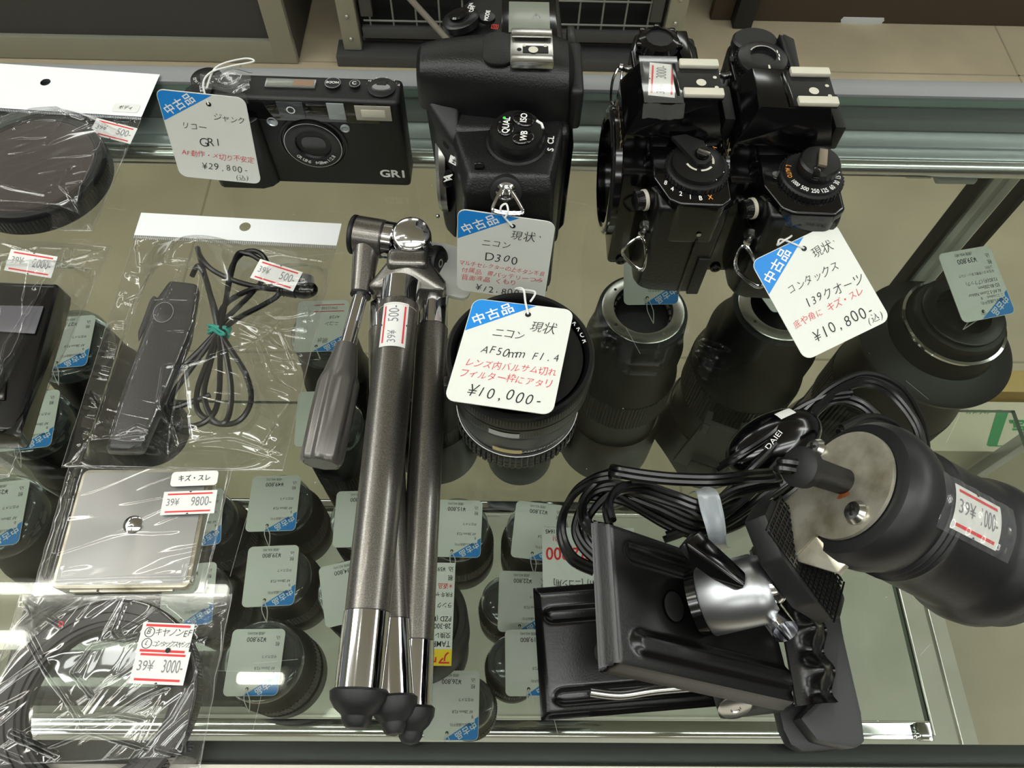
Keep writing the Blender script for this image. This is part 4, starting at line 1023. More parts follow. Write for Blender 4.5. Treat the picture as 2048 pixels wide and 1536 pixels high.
# ================================================================== folded mini tripod
tp = thing('mini_tripod', 'folded grey metallic table tripod with a chrome head, lying flat', 'tripod', (-45, 140, 0))
def ends(a, b, t): return V(a)+(V(b)-V(a))*t
def leg_(a, b, r, tc, bc, name):
    a, b = V(a), V(b); p1 = ends(a, b, tc); p2 = ends(a, b, bc)
    m = MB(); m.cyl(p1, p2, r, GUN, 40, r2=r*0.94); o = part(m, 'leg', tp)
    m = MB(); m.cyl(a, p1, r*0.97, CHROME, 40, bev=0.6); part(m, 'upper_sleeve', o, 'chrome upper sleeve')
    d = (b-a).normalized()
    m = MB(); m.cyl(p2, b, r*0.98, CHROME, 40, bev=0.5); part(m, 'lower_sleeve', o, 'chrome lower sleeve')
    m = MB(); X = frame(b-d*0.5, d)
    m.lathe([(0, 0), (r*1.02, 0), (r*1.16, 1), (r*1.12, 3.8), (r*.9, 6.8), (r*.62, 8.8), (r*.6, 9.2), (r*.58, 10.8), (r*.4, 12.8), (0, 13.6)], RUBBER, 36, X); part(m, 'rubber_foot', o, 'black rubber foot')
    return o
l1a, l1b = at(803, 566, 27), at(719, 1381, 22)
leg_(l1a, l1b, 9.2, 0.075, 0.845, 'top')
leg_(at(868, 590, 14), at(824, 1414, 7.6), 7.6, 0.105, 0.87, 'side')
leg_(at(768, 612, 9), at(787, 1396, 14.5), 7.8, 0.09, 0.845, 'low')
m = MB()  # shoulder block that holds the three legs
hb = at(818, 545, 22)
m.box(tuple(hb+V((0, 2, 2))), (20, 11, 17), GUN, 4, 4)
m.cyl(hb+V((-15, -5, -8)), hb+V((-3, 4, 0)), 5, GUN, 20, r2=7, bev=1); m.cyl(hb+V((15, -6, -6)), hb+V((3, 4, 0)), 5, GUN, 20, r2=7, bev=1)
m.hull([tuple(hb+V(p)) for p in ((-17, -11, -10), (-19, -8, -10), (-6, 7, -8), (6, 7, -8), (19, -10, -8), (17, -13, -8), (-17, -11, 2), (-19, -8, 1), (-6, 7, 8), (6, 7, 8), (19, -10, 3), (17, -13, 3), (0, -2, 9), (0, -2, -9))], GUN, 1.5, 2)
part(m, 'shoulder', tp)
m = MB(); cb = at(826, 484, 26)
cb = V((cb.x, cb.y, 26))
m.lathe([(0, -19), (8.4, -19), (9.4, -17), (9.6, 6), (8.9, 8.8), (7.6, 9.8), (0, 10.1)], CHROME, 48, T(*cb) @ RX(12))
m.cyl(cb+V((-9, 2, -2)), cb+V((-14.5, 3, -2)), 9.2, CHROME, 40, bev=.6)
m.box(tuple(cb+V((-9, -6, -8))), (8, 5, 6), CHROME, 1, 2)
part(m, 'head', tp, 'chrome ball head')
m = MB(); m.cyl(cb+V((-14.5, 3, -2)), cb+V((-28.6, 5.6, -2)), 9.6, GUN, 40, bev=.6); m.cyl(cb+V((-28.6, 5.6, -2)), cb+V((-30.8, 6, -2)), 9.8, BLACKM, 40, bev=.5)
part(m, 'pan_barrel', tp)
h0 = cb+V((-23, 1, -3)); h1 = at(722, 588, 18); h2 = at(694, 690, 15); h3 = at(640, 935, 10)
m = MB(); m.cyl(h0, h1, 7.0, GUN, 32, r2=4.9, bev=.4); m.cyl(h1, h1+(h2-h1).normalized()*1.2, 5.1, BLACKM, 32); part(m, 'handle_socket', tp)
m = MB(); m.cyl(h1, h2, 3.5, CHROME, 28); part(m, 'handle_rod', tp, 'chrome handle rod')
m = MB(); d = h3-h2; X = frame(h2, d); L = d.length; n = 40; loops = []
for (s, r, fl) in ((0, 4.6, 0), (0.005, 5.0, 0), (.26, 7.9, 0), (.30, 8.8, .3), (.34, 9.2, 1), (.6, 9.3, 1), (.93, 9.0, 1), (.965, 8.4, 1), (.975, 7.6, .8)):
    lp = []
    for k in range(n):
        a = 2*math.pi*k/n; rr = r*(1+fl*0.13*(abs(math.cos(4*a))**.7*2-1.4)); lp.append((rr*math.cos(a), rr*math.sin(a), s*L))
    loops.append(lp)
GRIP = mat('grey_moulded_grip', (104, 101, 98), .3, .5)
m.loft(loops, GRIP, X=X); m.lathe([(7.6, L*.976), (6.4, L*.97), (6, L*.9), (0, L*.9)], VOID, 32, X); part(m, 'handle_grip', tp, 'ribbed dark grey grip')
m = MB(); QX = T(*(cb+V((17, -8, -12)))) @ RY(8) @ RZ(-8)
m.prism(rrect(26, 31, 4, 5), -1.2, 1.2, mat('pale_grey_metal', (206, 206, 201), .45), .5, 2, X=QX); part(m, 'camera_plate', tp, 'flat satin camera plate')
m = MB(); KX2 = frame(cb+V((9.5, -6, -8)), (1, -.35, .25)); m.lathe([(0, 0), (8.2, 0), (8.4, 3.4), (7.6, 4.6), (5.6, 4.8), (5.2, 4.2), (0, 4.2)], RUBBER, 40, KX2); knurl(m, 8.0, .4, 3.4, 36, .6, RUBBER, KX2); m.ringflat((0, 0), 1.4, 2.2, 4.4, STEEL, 20, KX2); part(m, 'clamp_knob', tp)
m = MB(); dl = (l1b-l1a).normalized(); cc = ends(l1a, l1b, .158)
SXF = frame((0, 0, 0), dl.cross(V((1, 0, 0))).normalized()*(1 if dl.cross(V((1, 0, 0))).z > 0 else -1), -dl)
SXF.translation = cc
def wrap(x, y, dz):
    a = y/9.4; r = 9.32+dz*.6
    return (x, r*math.sin(a), r*math.cos(a))
sticker(m, SXF, 23, 12.4, '39¥', '500-', fn=wrap); part(m, 'price_sticker', tp, 'white price sticker')
m = MB()
m.tube([ends(l1a, l1b, .1)+V((9.35*math.cos(R_(a)), 0, 9.35*math.sin(R_(a)))) for a in range(20, 165, 6)], .12, IVORY, 5); part(m, 'seam_line', tp)
# ================================================================== clear bags and what is in them
def sstep(a, b, x):
    t = max(0.0, min(1.0, (x-a)/(b-a))); return t*t*(3-2*t)
def segdist(p, a, b):
    ax, ay = a; bx_, by = b; px, py = p
    dx, dy = bx_-ax, by-ay; L = dx*dx+dy*dy
    t = max(0, min(1, ((px-ax)*dx+(py-ay)*dy)/L)) if L else 0
    return math.hypot(px-ax-t*dx, py-ay-t*dy), t
def polydist(p, poly):
    """distance outside a convex outline (0 inside)"""
    n = len(poly); inside = True; d = 1e9
    s0 = None
    for i in range(n):
        a, b = poly[i], poly[(i+1) % n]
        c = (b[0]-a[0])*(p[1]-a[1])-(b[1]-a[1])*(p[0]-a[0])
        if s0 is None: s0 = c
        if c*s0 < 0: inside = False
        d = min(d, segdist(p, a, b)[0])
    return 0.0 if inside else d
def ridge(p, sc_, seed, stretch, ang):  # 1 along wandering crease lines
    c, s_ = math.cos(ang), math.sin(ang)
    x = (p[0]*c+p[1]*s_)*sc_; y = (-p[0]*s_+p[1]*c)*sc_*stretch
    return 1-abs(noise.noise(V((x+seed*13.7, y+seed*5.1, seed*2.3))))*1.5
def make_bag(label, cor, hfun, seed, amp=1.0, header=0.0, nu=190, nv=240, zlift=0.0, seal=True, creases=()):
    TL, TR, BR, BL = [V((c[0], c[1], 0)) for c in cor]
    def xy(u, v):
        a = TL+(TR-TL)*u; b = BL+(BR-BL)*u
        return a+(b-a)*v
    t = thing('plastic_bag', label, 'bag', xy(.5, .5))
    rr = random.Random(seed); angs = [rr.uniform(0, math.pi) for _ in range(5)]
    segs = []
    for line in creases:
        pts = [at(a, b, 2.5) for a, b in line]; hgt = rr.uniform(.7, 1.25); wd = rr.uniform(.55, .95)
        for q0, q1 in zip(pts[:-1], pts[1:]): segs.append(((q0.x, q0.y), (q1.x, q1.y), hgt, wd, min(q0.x, q1.x)-3, max(q0.x, q1.x)+3, min(q0.y, q1.y)-3, max(q0.y, q1.y)+3))
    def top(u, v):
        v2 = header+(1-header)*v
        p = xy(u, v2)
        e = min(u, 1-u, 1-v)*1.0; ed = sstep(0, .055, e)
        if header: ed = min(ed, sstep(0, .05, v))
        else: ed = min(ed, sstep(0, .045, v))
        h = hfun(p.x, p.y)
        # creases: a few families of sharp ridges plus a soft swell
        w = 0.0
        for k, (s_, st, a_, th) in enumerate(((.013, 5.0, 1.3, .72), (.02, 6.0, .9, .78))):
            r_ = ridge(p, s_, seed+k*3, st, angs[k]); w += a_*sstep(th, 1.0, r_)
        w += 1.9*noise.noise(V((p.x*.02, p.y*.02, seed)))+.6
        cz = 0.0
        for (q0, q1, hgt, wd, xa, xb, ya, yb) in segs:
            if xa < p.x < xb and ya < p.y < yb:
                d_, t_ = segdist((p.x, p.y), q0, q1); cz = max(cz, hgt*max(0.0, 1-d_/(wd*1.9))**1.5)
        wob = 1.1*noise.noise(V((v2*7, seed, 1)))*(1 if u < .5 else -1)*(1-ed)
        z = zlift + .45 + ed*(h + amp*max(0.0, w)*(1.0-.6*sstep(1, 5, h)) + cz)
        return (p.x+wob*.8, p.y, z)
    m = MB(); m.grid(top, nu, nv, FILM); part(m, 'film', t, angle=180)
    m = MB(); m.grid(lambda u, v: tuple(xy(u, header+(1-header)*v)+V((0, 0, zlift+.25))), 12, 12, FILM); part(m, 'back_film', t, angle=180)
    if header:
        m = MB(); hd = header
        n1 = 40; c0 = (.47, hd*.36) if header > .12 else (.53, hd*.38)
        wl = (TR-TL).length; hl = (BL-TL).length*hd
        # header strip with a round hanging hole, built as a ring of quads out to the outline
        vs = []; fs = []; N = 48; R0 = 3.0
        hc = xy(*c0)
        ex = (TR-TL).normalized(); ey = (TL-BL).normalized()
        out = []
        P = [xy(0, 0), xy(0, hd), xy(1, hd), xy(1, 0)]
        for k in range(N):
            a = 2*math.pi*k/N; d = V((math.cos(a), math.sin(a), 0)); best = 1e9
            for i in range(4):
                A_, B_ = P[i], P[(i+1) % 4]; e_ = B_-A_
                den = d.x*e_.y-d.y*e_.x
                if abs(den) < 1e-9: continue
                q = A_-hc; s1 = (q.x*e_.y-q.y*e_.x)/den; s2 = (q.x*d.y-q.y*d.x)/den
                if s1 > 0 and -1e-6 <= s2 <= 1+1e-6: best = min(best, s1)
            vs.append(hc+d*R0+V((0, 0, zlift+1.1))); vs.append(hc+d*best+V((0, 0, zlift+1.1)))
        for i in range(4):   # exact corners
            j = min(range(N), key=lambda k: (vs[2*k+1]-(P[i]+V((0, 0, zlift+1.1)))).length); vs[2*j+1] = P[i]+V((0, 0, zlift+1.1))
        fs = [(2*k, 2*((k+1) % N), 2*((k+1) % N)+1, 2*k+1) for k in range(N)]
        m.add([tuple(v) for v in vs], [tuple(reversed(f)) for f in fs], mat('white_header', (232, 234, 236), .35))
        nn = int(wl/1.05)
        for k in range(nn):
            a = xy((k+.2)/nn, hd*1.015); b = xy((k+.75)/nn, hd*1.015); dn = (BL-TL).normalized()*2.0
            m.add([tuple(q+V((0, 0, zlift+1.15))) for q in (a, b, b+dn, a+dn)], [(0, 1, 2, 3)], RAILG)
        part(m, 'header', t, 'white header strip')
    if seal:
        m = MB(); SEAL = clear('sealed_edge_film', f0=.4, rough=.1, haze=.1)
        for (u0, v0, u1, v1) in ((0.004, header, 0.004, .995), (.996, header, .996, .995), (.004, .994, .996, .994)):
            m.tube([tuple(V(top(u0+(u1-u0)*i/40, ((v0+(v1-v0)*i/40)-header)/(1-header))) + V((0, 0, .12))) for i in range(41)], .13, SEAL, 5)
        part(m, 'sealed_edge', t)
    return t, xy

def flat_sticker(parent, name, px, z, w, h, rot, s1, s2, tilt=(0, 0), base=CARD2, lines=True, label=None):
    m = MB(); X = T(*at(px[0], px[1], z)) @ RZ(rot) @ RX(tilt[0]) @ RY(tilt[1])
    if s2 is None: m.text(s1, h*.46, INK, 0, 0, .2, X, sx=.9, off=.01); m.prism(rrect(w, h, 1.6), -.05, .08, base, X=X)
    else: sticker(m, X, w, h, s1, s2)
    return part(m, name, parent, label)

# crease lines of each bag, read where the photo shows them
C1 = [[(0, 239), (22, 258)], [(33, 250), (83, 254), (116, 250), (138, 254), (158, 269), (193, 281)], [(294, 254), (266, 266), (193, 281)], [(290, 258), (249, 321), (229, 365), (192, 455)], [(0, 402), (60, 420), (120, 432), (150, 414), (188, 455)], [(150, 414), (168, 384)], [(215, 350), (235, 330), (262, 300)], [(20, 440), (110, 448), (185, 462)], [(60, 300), (110, 275), (150, 262)], [(120, 330), (150, 290), (165, 272)]]
C2 = [[(0, 505), (75, 490), (128, 493), (62, 548)], [(222, 494), (130, 520), (65, 562)], [(222, 508), (125, 530), (78, 566)], [(176, 563), (134, 530)], [(168, 568), (105, 580)], [(218, 508), (170, 575), (124, 634)], [(206, 560), (135, 640), (70, 745), (45, 890)], [(0, 480), (60, 500)], [(185, 500), (150, 560), (125, 600)], [(0, 745), (22, 760), (25, 810), (0, 812)], [(10, 880), (30, 940)]]
C3 = [[(272, 490), (276, 527), (342, 546)], [(276, 525), (330, 543), (388, 548)], [(355, 500), (341, 546)], [(246, 602), (300, 580), (346, 560)], [(248, 602), (290, 614)], [(333, 566), (300, 640), (262, 750), (226, 870)], [(396, 548), (340, 655), (285, 790), (252, 896)], [(350, 764), (430, 742), (500, 712), (528, 676)], [(350, 766), (341, 830), (362, 902)], [(362, 902), (300, 880), (260, 898)], [(500, 720), (530, 800), (558, 850)], [(560, 664), (590, 735)], [(128, 930), (190, 860), (205, 900)], [(125, 932), (210, 908), (320, 896), (362, 905), (480, 892), (570, 905)], [(560, 640), (520, 690), (548, 760)], [(668, 510), (640, 560), (610, 640)], [(530, 890), (580, 800)], [(540, 905), (575, 870)], [(395, 500), (480, 520), (560, 505)], [(180, 780), (205, 820)]]
C4 = [[(122, 1166), (128, 1142), (136, 1136)], [(122, 1166), (250, 1160), (372, 1158), (378, 1134), (388, 1132)], [(436, 1056), (412, 1100), (396, 1162)], [(440, 940), (420, 1100)], [(106, 1186), (250, 1184), (400, 1180)], [(150, 960), (130, 1040), (112, 1110)], [(120, 1060), (100, 1150)]]
C5 = [[(46, 1204), (140, 1258)], [(50, 1206), (92, 1270)], [(75, 1275), (110, 1340), (160, 1420), (180, 1455)], [(268, 1220), (246, 1270), (262, 1290), (290, 1282)], [(462, 1204), (392, 1258)], [(455, 1230), (385, 1262)], [(432, 1250), (400, 1370), (360, 1440), (280, 1525)], [(104, 1462), (180, 1440), (240, 1432), (300, 1442)], [(110, 1500), (190, 1465), (310, 1500)], [(46, 1470), (130, 1510)], [(90, 1205), (250, 1200), (450, 1203)], [(390, 1290), (410, 1350), (418, 1370)], [(330, 1500), (385, 1515), (400, 1500)], [(0, 1500), (60, 1525)], [(195, 1395), (160, 1350), (200, 1300), (270, 1285)], [(230, 1440), (300, 1400), (350, 1380)]]
# --- round cap bag
dc = at(72, 345, 8); dcx, dcy = dc.x, dc.y; DR = 38.5
cap = thing('round_cap', 'large round black cap sealed in the clear bag with the white header', 'cap', (dcx, dcy, .6))
CAPB = mat('dark_brown_cap', (62, 54, 52), .3, spec=.5)
m = MB(); m.lathe([(0, .6), (DR-1, .6), (DR, 1.8), (DR, 12), (DR-1.2, 13.6), (DR-4, 14), (0, 14)], BLACK, 90, T(dcx, dcy, 0), mats=[BLACK]*5+[CAPB]); knurl(m, DR-.2, 3, 11, 110, .5, BLACK, T(dcx, dcy, 0)); part(m, 'body', cap)
m = MB(); m.ringflat((0, 0), DR-5.2, DR-4.4, 14.1, BLACK, 90, T(dcx, dcy, 0)); m.ringflat((0, 0), 0, DR-6, 14.05, CAPB, 72, T(dcx, dcy, 0)); part(m, 'top_face', cap)
c = [at(-85, 130, 0), at(324, 158, 0), at(190, 470, 0), at(-170, 455, 0)]
h1_ = lambda x, y: 15.2*sstep(17, 0, max(0, math.hypot(x-dcx, y-dcy)-DR+1))
b1, xy1 = make_bag('clear bag with a white header and small katakana sticker over a round cap', c, h1_, 4, .55, .30, zlift=2.2, creases=C1)
flat_sticker(b1, 'label_sticker', (252, 216), 3.5, 15.5, 7, -4, 'ボディ', None)
flat_sticker(b1, 'price_sticker', (227, 262), 7.0, 23, 11.5, -10, '39¥', '500-', (6, 10))

# --- black box bag at the edge
BOXK = mat('black_glossy_case', (17, 17, 18), .16, spec=.55)
bxp = [at(-60, 590, 1), at(150, 596, 1), at(60, 900, 1), at(-160, 900, 1)]
bxt = [at(-60, 560, 22), at(118, 566, 22), at(36, 868, 22), at(-170, 860, 22)]
fl = thing('flash_case', 'black glossy box in the clear bag at the picture edge, marked 2000', 'case', sum(bxp, V((0, 0, 0)))/4)
m = MB(); m.hull([tuple(p) for p in bxp+bxt], BOXK, 3, 3); part(m, 'body', fl)
m = MB(); a_, b_ = at(-40, 585, 22.2), at(105, 590, 22.2)
m.hull([tuple(p) for p in (at(-40, 610, 21), at(88, 612, 21), at(70, 668, 21), at(-50, 660, 21), at(-40, 610, 23), at(88, 612, 23), at(70, 668, 23), at(-50, 660, 23))], mat('grey_window', (96, 94, 100), .2), .6, 2)
m.hull([tuple(p) for p in (at(-20, 740, 21), at(14, 745, 21), at(10, 800, 21), at(-30, 800, 21), at(-20, 740, 22.8), at(14, 745, 22.8), at(10, 800, 22.8), at(-30, 800, 22.8))], BGLOSS, .6, 2)
part(m, 'panel', fl)
c = [at(-240, 465, 0), at(226, 492, 0), at(20, 955, 0), at(-400, 940, 0)]
poly2 = [(p.x, p.y) for p in bxp]
poly3 = [(p.x, p.y) for p in bxt]
h2_ = lambda x, y: 25.5*sstep(17, 0, max(0.0, min(polydist((x, y), poly2), polydist((x, y), poly3))-2.0))
b2, xy2 = make_bag('clear bag at the picture edge over a black box, price sticker 2000', c, h2_, 11, .7, 0.0, creases=C2)
flat_sticker(b2, 'price_sticker', (62, 527), 14, 23.5, 11.5, -9, '39¥', '2000-', (16, 4))

# --- remote release with its cord
rm = thing('remote_release', 'dark grey remote release with a coiled black cord in the clear bag marked 500', 'remote', at(300, 740, 1))
REM = mat('dark_grey_remote', (50, 49, 49), .4, bump=(1500, .25))
m = MB()
lo = [(362, 560), (400, 573), (398, 622), (372, 720), (300, 912), (212, 912), (262, 740), (276, 690), (276, 655), (300, 610), (330, 572)]
m.hull([tuple(at(x, y, 1)) for x, y in ((335, 572), (402, 582), (385, 690), (290, 912), (214, 912), (300, 640))]+[tuple(at(x, y, 13)) for x, y in ((340, 560), (396, 566), (380, 660), (282, 900), (210, 898), (304, 610))], REM, 2.6, 4)
part(m, 'body', rm)
m = MB(); m.hull([tuple(at(x, y, z)) for z in (3, 11) for x, y in ((308, 590), (300, 600), (276, 665), (277, 685), (300, 640), (320, 600))], REM, 1.2, 3); part(m, 'thumb_rest', rm)
m = MB(); X = T(*at(327, 625, 13)) @ RZ(14); m.lathe([(4.6, 0), (4.6, .3), (4.2, .5), (0, .55)], REM, 36, X @ SCL(1, 1.25, 1)); m.ringflat((0, 0), 4.5, 4.8, .32, RAILG, 36, X @ SCL(1, 1.25, 1)); part(m, 'release_button', rm)
def pxs(pts, z): return [tuple(at(p[0], p[1], p[2] if len(p) > 2 else z)) for p in pts]
cords = [
    [(384, 552, 8), (396, 532, 8), (408, 548), (418, 580), (426, 615), (434, 650), (437, 664)],
    [(395, 496, 2.4), (402, 515, 7), (425, 540, 9), (470, 562, 9), (520, 575, 8), (560, 580, 7)],
    [(395, 496, 2.4), (404, 530, 7), (416, 575, 9), (430, 620, 10), (438, 660, 9)],
    [(436, 660, 9), (452, 600, 8), (460, 545, 7), (478, 512, 7), (505, 502, 7), (528, 514, 6), (534, 545, 5), (500, 590, 7), (450, 640, 9), (437, 664, 9)],
    [(440, 662, 10), (470, 520, 9), (495, 508, 9), (520, 520, 8)],
    [(434, 664, 9), (448, 612, 9), (500, 580, 8), (548, 575, 8), (556, 590, 6), (530, 608, 6), (470, 640, 8), (440, 668, 9)],
    [(434, 664, 9), (400, 700, 7), (352, 750, 5), (326, 800, 4), (336, 838, 4), (375, 853, 4), (418, 838, 5), (438, 790, 6), (440, 670, 9)],
    [(436, 664, 9), (416, 720, 8), (395, 780, 6), (398, 825, 5), (440, 848, 4), (480, 840, 5), (502, 800, 6), (492, 750, 7), (462, 700, 8), (442, 670, 9)],
    [(438, 664, 9), (420, 730, 7), (408, 790, 6), (425, 838, 5), (448, 846, 5), (460, 820, 5), (462, 770, 6), (450, 700, 8), (441, 668, 9)],
    [(436, 664, 9), (380, 740, 6), (345, 790, 5), (345, 815, 5), (380, 805, 5), (420, 790, 6)],
]
m = MB()
for cpath in cords: m.tube(spline(pxs(cpath, 8), 9), 1.35, CABLE, 8)
part(m, 'cord', rm, 'coiled black cord')
m = MB(); TEAL = mat('teal_rubber_band', (38, 150, 134), .5)
bc = at(437, 660, 8)
for k in range(3): m.tube([tuple(bc+V((4.8*math.cos(a), 1.2*(k-1)+1.0*math.sin(a*2+k), -1+3.6*math.sin(a)))) for a in [2*math.pi*i/24 for i in range(24)]], .75, TEAL, 6, True)
m.tube(spline([tuple(bc+V(p)) for p in ((-5, 2, 1.4), (0, -1, 3), (4, -3.5, 2), (2, -4, 2.6), (-2, -1, 3.2))], 6), .7, TEAL, 6)
part(m, 'rubber_band', rm, 'teal rubber band')
m = MB(); m.cyl(at(560, 580, 7), at(592, 583, 8), 2.6, BLACK, 18, r2=3.4)
for k in range(5): q = at(562+k*6, 580+k*.6, 7.2); m.lathe([(2.6, -.5), (3.3, 0), (2.6, .5)], BLACK, 18, frame(q, (1, -.05, 0)))
m.ball(at(608, 579, 8), 5.2, BGLOSS, 20, (1.35, .95, .8)); part(m, 'plug', rm)
m = MB(); X = frame(at(609, 572, 9), (-.1, 1, .15)); m.lathe([(0, 0), (4.3, 0), (4.3, 4.6), (3.4, 4.8), (3.4, 2), (0, 2)], SATIN, 32, X); knurl(m, 4.2, .2, 4.6, 34, .5, SATIN, X); part(m, 'threaded_ring', rm, 'knurled metal ring')
c = [at(284, 428, 0), at(684, 450, 0), at(567, 945, 0), at(122, 936, 0)]
rpoly = [(p.x, p.y) for p in (at(335, 560, 6), at(398, 570, 6), at(385, 660, 6), at(286, 908, 6), at(212, 908, 6), at(300, 620, 6))]
cpc = at(450, 660, 4)
def h3_(x, y):
    a = 15.6*sstep(11, 0, max(0.0, polydist((x, y), rpoly)-2.2))
    d, _t = segdist((x, y), tuple(at(400, 530, 4)[:2]), tuple(at(440, 850, 4)[:2]))
    b = 12.8*sstep(34, 7, d)
    d2, _t = segdist((x, y), tuple(at(560, 578, 4)[:2]), tuple(at(612, 575, 4)[:2])); b2_ = 15.6*sstep(17, 5, d2)
    return max(a, b, b2_)
b3, xy3 = make_bag('clear bag with a white header over the remote release and its cord', c, h3_, 23, .55, .105, 230, 290, creases=C3)
flat_sticker(b3, 'price_sticker', (553, 550), 14.6, 23, 11.5, -18, '39¥', '500-', (6, 3))

# --- square metal plate bag
BRUSH = mat('brushed_steel_plate', (168, 168, 167), .34, 1.0, aniso=.85)
_nt = BRUSH.node_tree; _tg = _nt.nodes.new('ShaderNodeTangent'); _tg.direction_type = 'RADIAL'; _tg.axis = 'Z'
_nt.links.new(_tg.outputs[0], _nt.nodes['Principled BSDF'].inputs['Tangent'])
pc = [at(167, 941, 5), at(424, 938, 5), at(379, 1174, 5), at(101, 1180, 5)]
pcen = sum(pc, V((0, 0, 0)))/4
ps = thing('metal_plate', 'square brushed metal plate with a raised centre stud in a clear bag', 'plate', (pcen.x, pcen.y, .5))
side = ((pc[1]-pc[0]).length+(pc[2]-pc[3]).length)/4; sidey = ((pc[0]-pc[3]).length+(pc[1]-pc[2]).length)/4
m = MB(); X = T(pcen.x, pcen.y, 0) @ RZ(1.0)
m.prism(rrect(side*2, sidey*2, 3, 5), .5, 5.4, NICKEL, .9, 3, X=X); m.prism(rrect(side*2-3, sidey*2-3, 2.4, 5), 5.4, 5.7, BRUSH, 0, X=X); m.box((-side*.55, -sidey-.2, 2.4), (11, 1.4, 2.6), NICKEL, .4, 2, X=X); m.box((side*.2, -sidey-.2, 2.0), (30, 1.2, 2.0), NICKEL, .4, 2, X=X)
part(m, 'plate', ps)
m = MB(); m.lathe([(4.2, 0), (3.9, .9), (2.6, 1.6), (0, 1.9)], CHROME, 36, T(*at(267, 1050, 5.6))); part(m, 'centre_stud', ps)
c = [at(138, 934, 0), at(466, 936, 0), at(410, 1188, 0), at(62, 1196, 0)]
ppoly = [tuple((X @ V((sx*side, sy*sidey, 0)))[:2]) for sx, sy in ((-1, 1), (1, 1), (1, -1), (-1, -1))]
h4_ = lambda x, y: 5.6*sstep(9, 0, polydist((x, y), ppoly))
b4, xy4 = make_bag('clear bag over the square metal plate, two stickers at its corner', c, h4_, 31, .3, 0.0, 190, 170, creases=C4)
flat_sticker(b4, 'label_sticker', (389, 957), 8.0, 20, 6.8, 3, 'キズ・スレ', None)
flat_sticker(b4, 'price_sticker', (378, 1005), 8.0, 22.6, 10.5, 3, '39¥', '9800-')

# --- ring adapter bag
rc_ = at(198, 1402, 5); RRx, RRy = rc_.x, rc_.y
ra = thing('ring_adapter', 'black ring shaped lens adapter in the lowest clear bag', 'adapter', (RRx, RRy, .5))
XR = T(RRx, RRy, .3)
RINGM = mat('dark_grey_ring', (52, 50, 49), .42, .2, bump=(900, .15))
m = MB(); m.lathe([(28, .2), (36.6, .2), (37.4, 1), (37.4, 7.6), (36.2, 8.6), (32.6, 8.2), (32.2, 7.4), (29.6, 7.0), (29.2, 6.0), (28, 5.6)], RINGM, 100, XR, closed=True); part(m, 'ring', ra)
m = MB(); knurl(m, 37.2, 3.2, 7.4, 170, .5, BLACK, XR, cap=False); part(m, 'grip_rim', ra)
m = MB(); m.lathe([(26.6, .4), (28.1, .4), (28.1, 4.6), (26.6, 4.6)], BLACKM, 80, XR, closed=True); m.ringflat((-20.5, 27.5), .7, 1.1, 8.55, REDB, 18, XR); m.box((24, 24.5, 8), (6, 4, 1.6), BLACKM, .5, 2, X=XR); part(m, 'inner_flange', ra)
c = [at(42, 1190, 0), at(466, 1188, 0), at(402, 1535, 0), at(-75, 1560, 0)]
h5_ = lambda x, y: 9.4*sstep(15, 0, max(0, math.hypot(x-RRx, y-RRy)-37)) - 2.6*sstep(26, 8, math.hypot(x-RRx, y-RRy))
b5, xy5 = make_bag('clear bag over the black ring adapter, handwritten and 3000 stickers', c, h5_, 41, .6, 0.0, 220, 200, creases=C5)
m = MB(); X = T(*at(331, 1277, 12.6)) @ RZ(-2)
m.box((0, 0, 0), (20, 11.5, .2), CARD2, X=X); m.box((0, 4.7, .15), (17.2, .9, .1), REDPRINT, X=X); m.box((0, -4.7, .15), (17.2, .9, .1), REDPRINT, X=X)
m.ringflat((-6.6, 2.1), 1.7, 1.95, .25, INK, 28, X); m.ringflat((-6.6, -2.1), 1.7, 1.95, .25, INK, 28, X)
m.hand('B', 3.0, INK, -7.6, 2.1, .25, X, seed=1); m.hand('L', 3.0, INK, -7.5, -2.1, .25, X, seed=2); m.hand('キヤノンEF', 3.4, INK, -4.4, 2.1, .25, X, seed=3, adv=.8); m.hand('コンタックスヤシカ', 2.6, INK, -4.2, -2.2, .25, X, seed=4, adv=.62)
part(m, 'note_sticker', b5, 'handwritten sticker')
m = MB(); X = T(*at(320, 1335, 12.6)) @ RZ(-2)
sticker(m, X, 20.5, 12, '39¥', '3000-'); m.disc((1.5, 6.2), 1.0, .4, VOID, 16, X); part(m, 'price_sticker', b5, 'price sticker')
# ================================================================== clip lamp with its clamp, ball head and cord
cl = thing('clip_lamp', 'black cylindrical clip lamp with ball head, sheet metal clamp and bundled cord', 'lamp', (75, 60, 0))
def ribbed_plate(m, P, n, mt, thick=1.6, rim=5.0, ribs=()):
    """sheet-metal jaw: P = 4 corners (free end first: TL, TR, BR, BL), n = up normal; rounded edges turned down"""
    TLp, TRp, BRp, BLp = [V(p) for p in P]; n = V(n).normalized()
    nu, nv = 90, 64
    def fn(u, v):
        p = (TLp+(TRp-TLp)*u)*(1-v)+(BLp+(BRp-BLp)*u)*v
        e = min(u*(TRp-TLp).length, v*(BLp-TLp).length, (1-v)*(BLp-TLp).length)
        d = -rim*(1-sstep(0, 3.2, e))**1.6
        for (u0, u1, vc, hh, ww) in ribs:
            du = max(0, u0-u, u-u1)*(TRp-TLp).length; dv = (v-vc)*(BLp-TLp).length
            d += hh*sstep(ww, ww*.35, math.hypot(du, dv))
        return tuple(p+n*d)
    m.grid(fn, nu, nv, mt); m.grid(lambda u, v: tuple(V(fn(1-u, v))-n*thick), nu, nv, mt)
    return fn
zL, zR = 62.0, 24.0
uTL, uBL = at(1207, 1030, zL), at(1226, 1338, zL)
uTR, uBR = at(1520, 1138, zR), at(1592, 1418, zR)
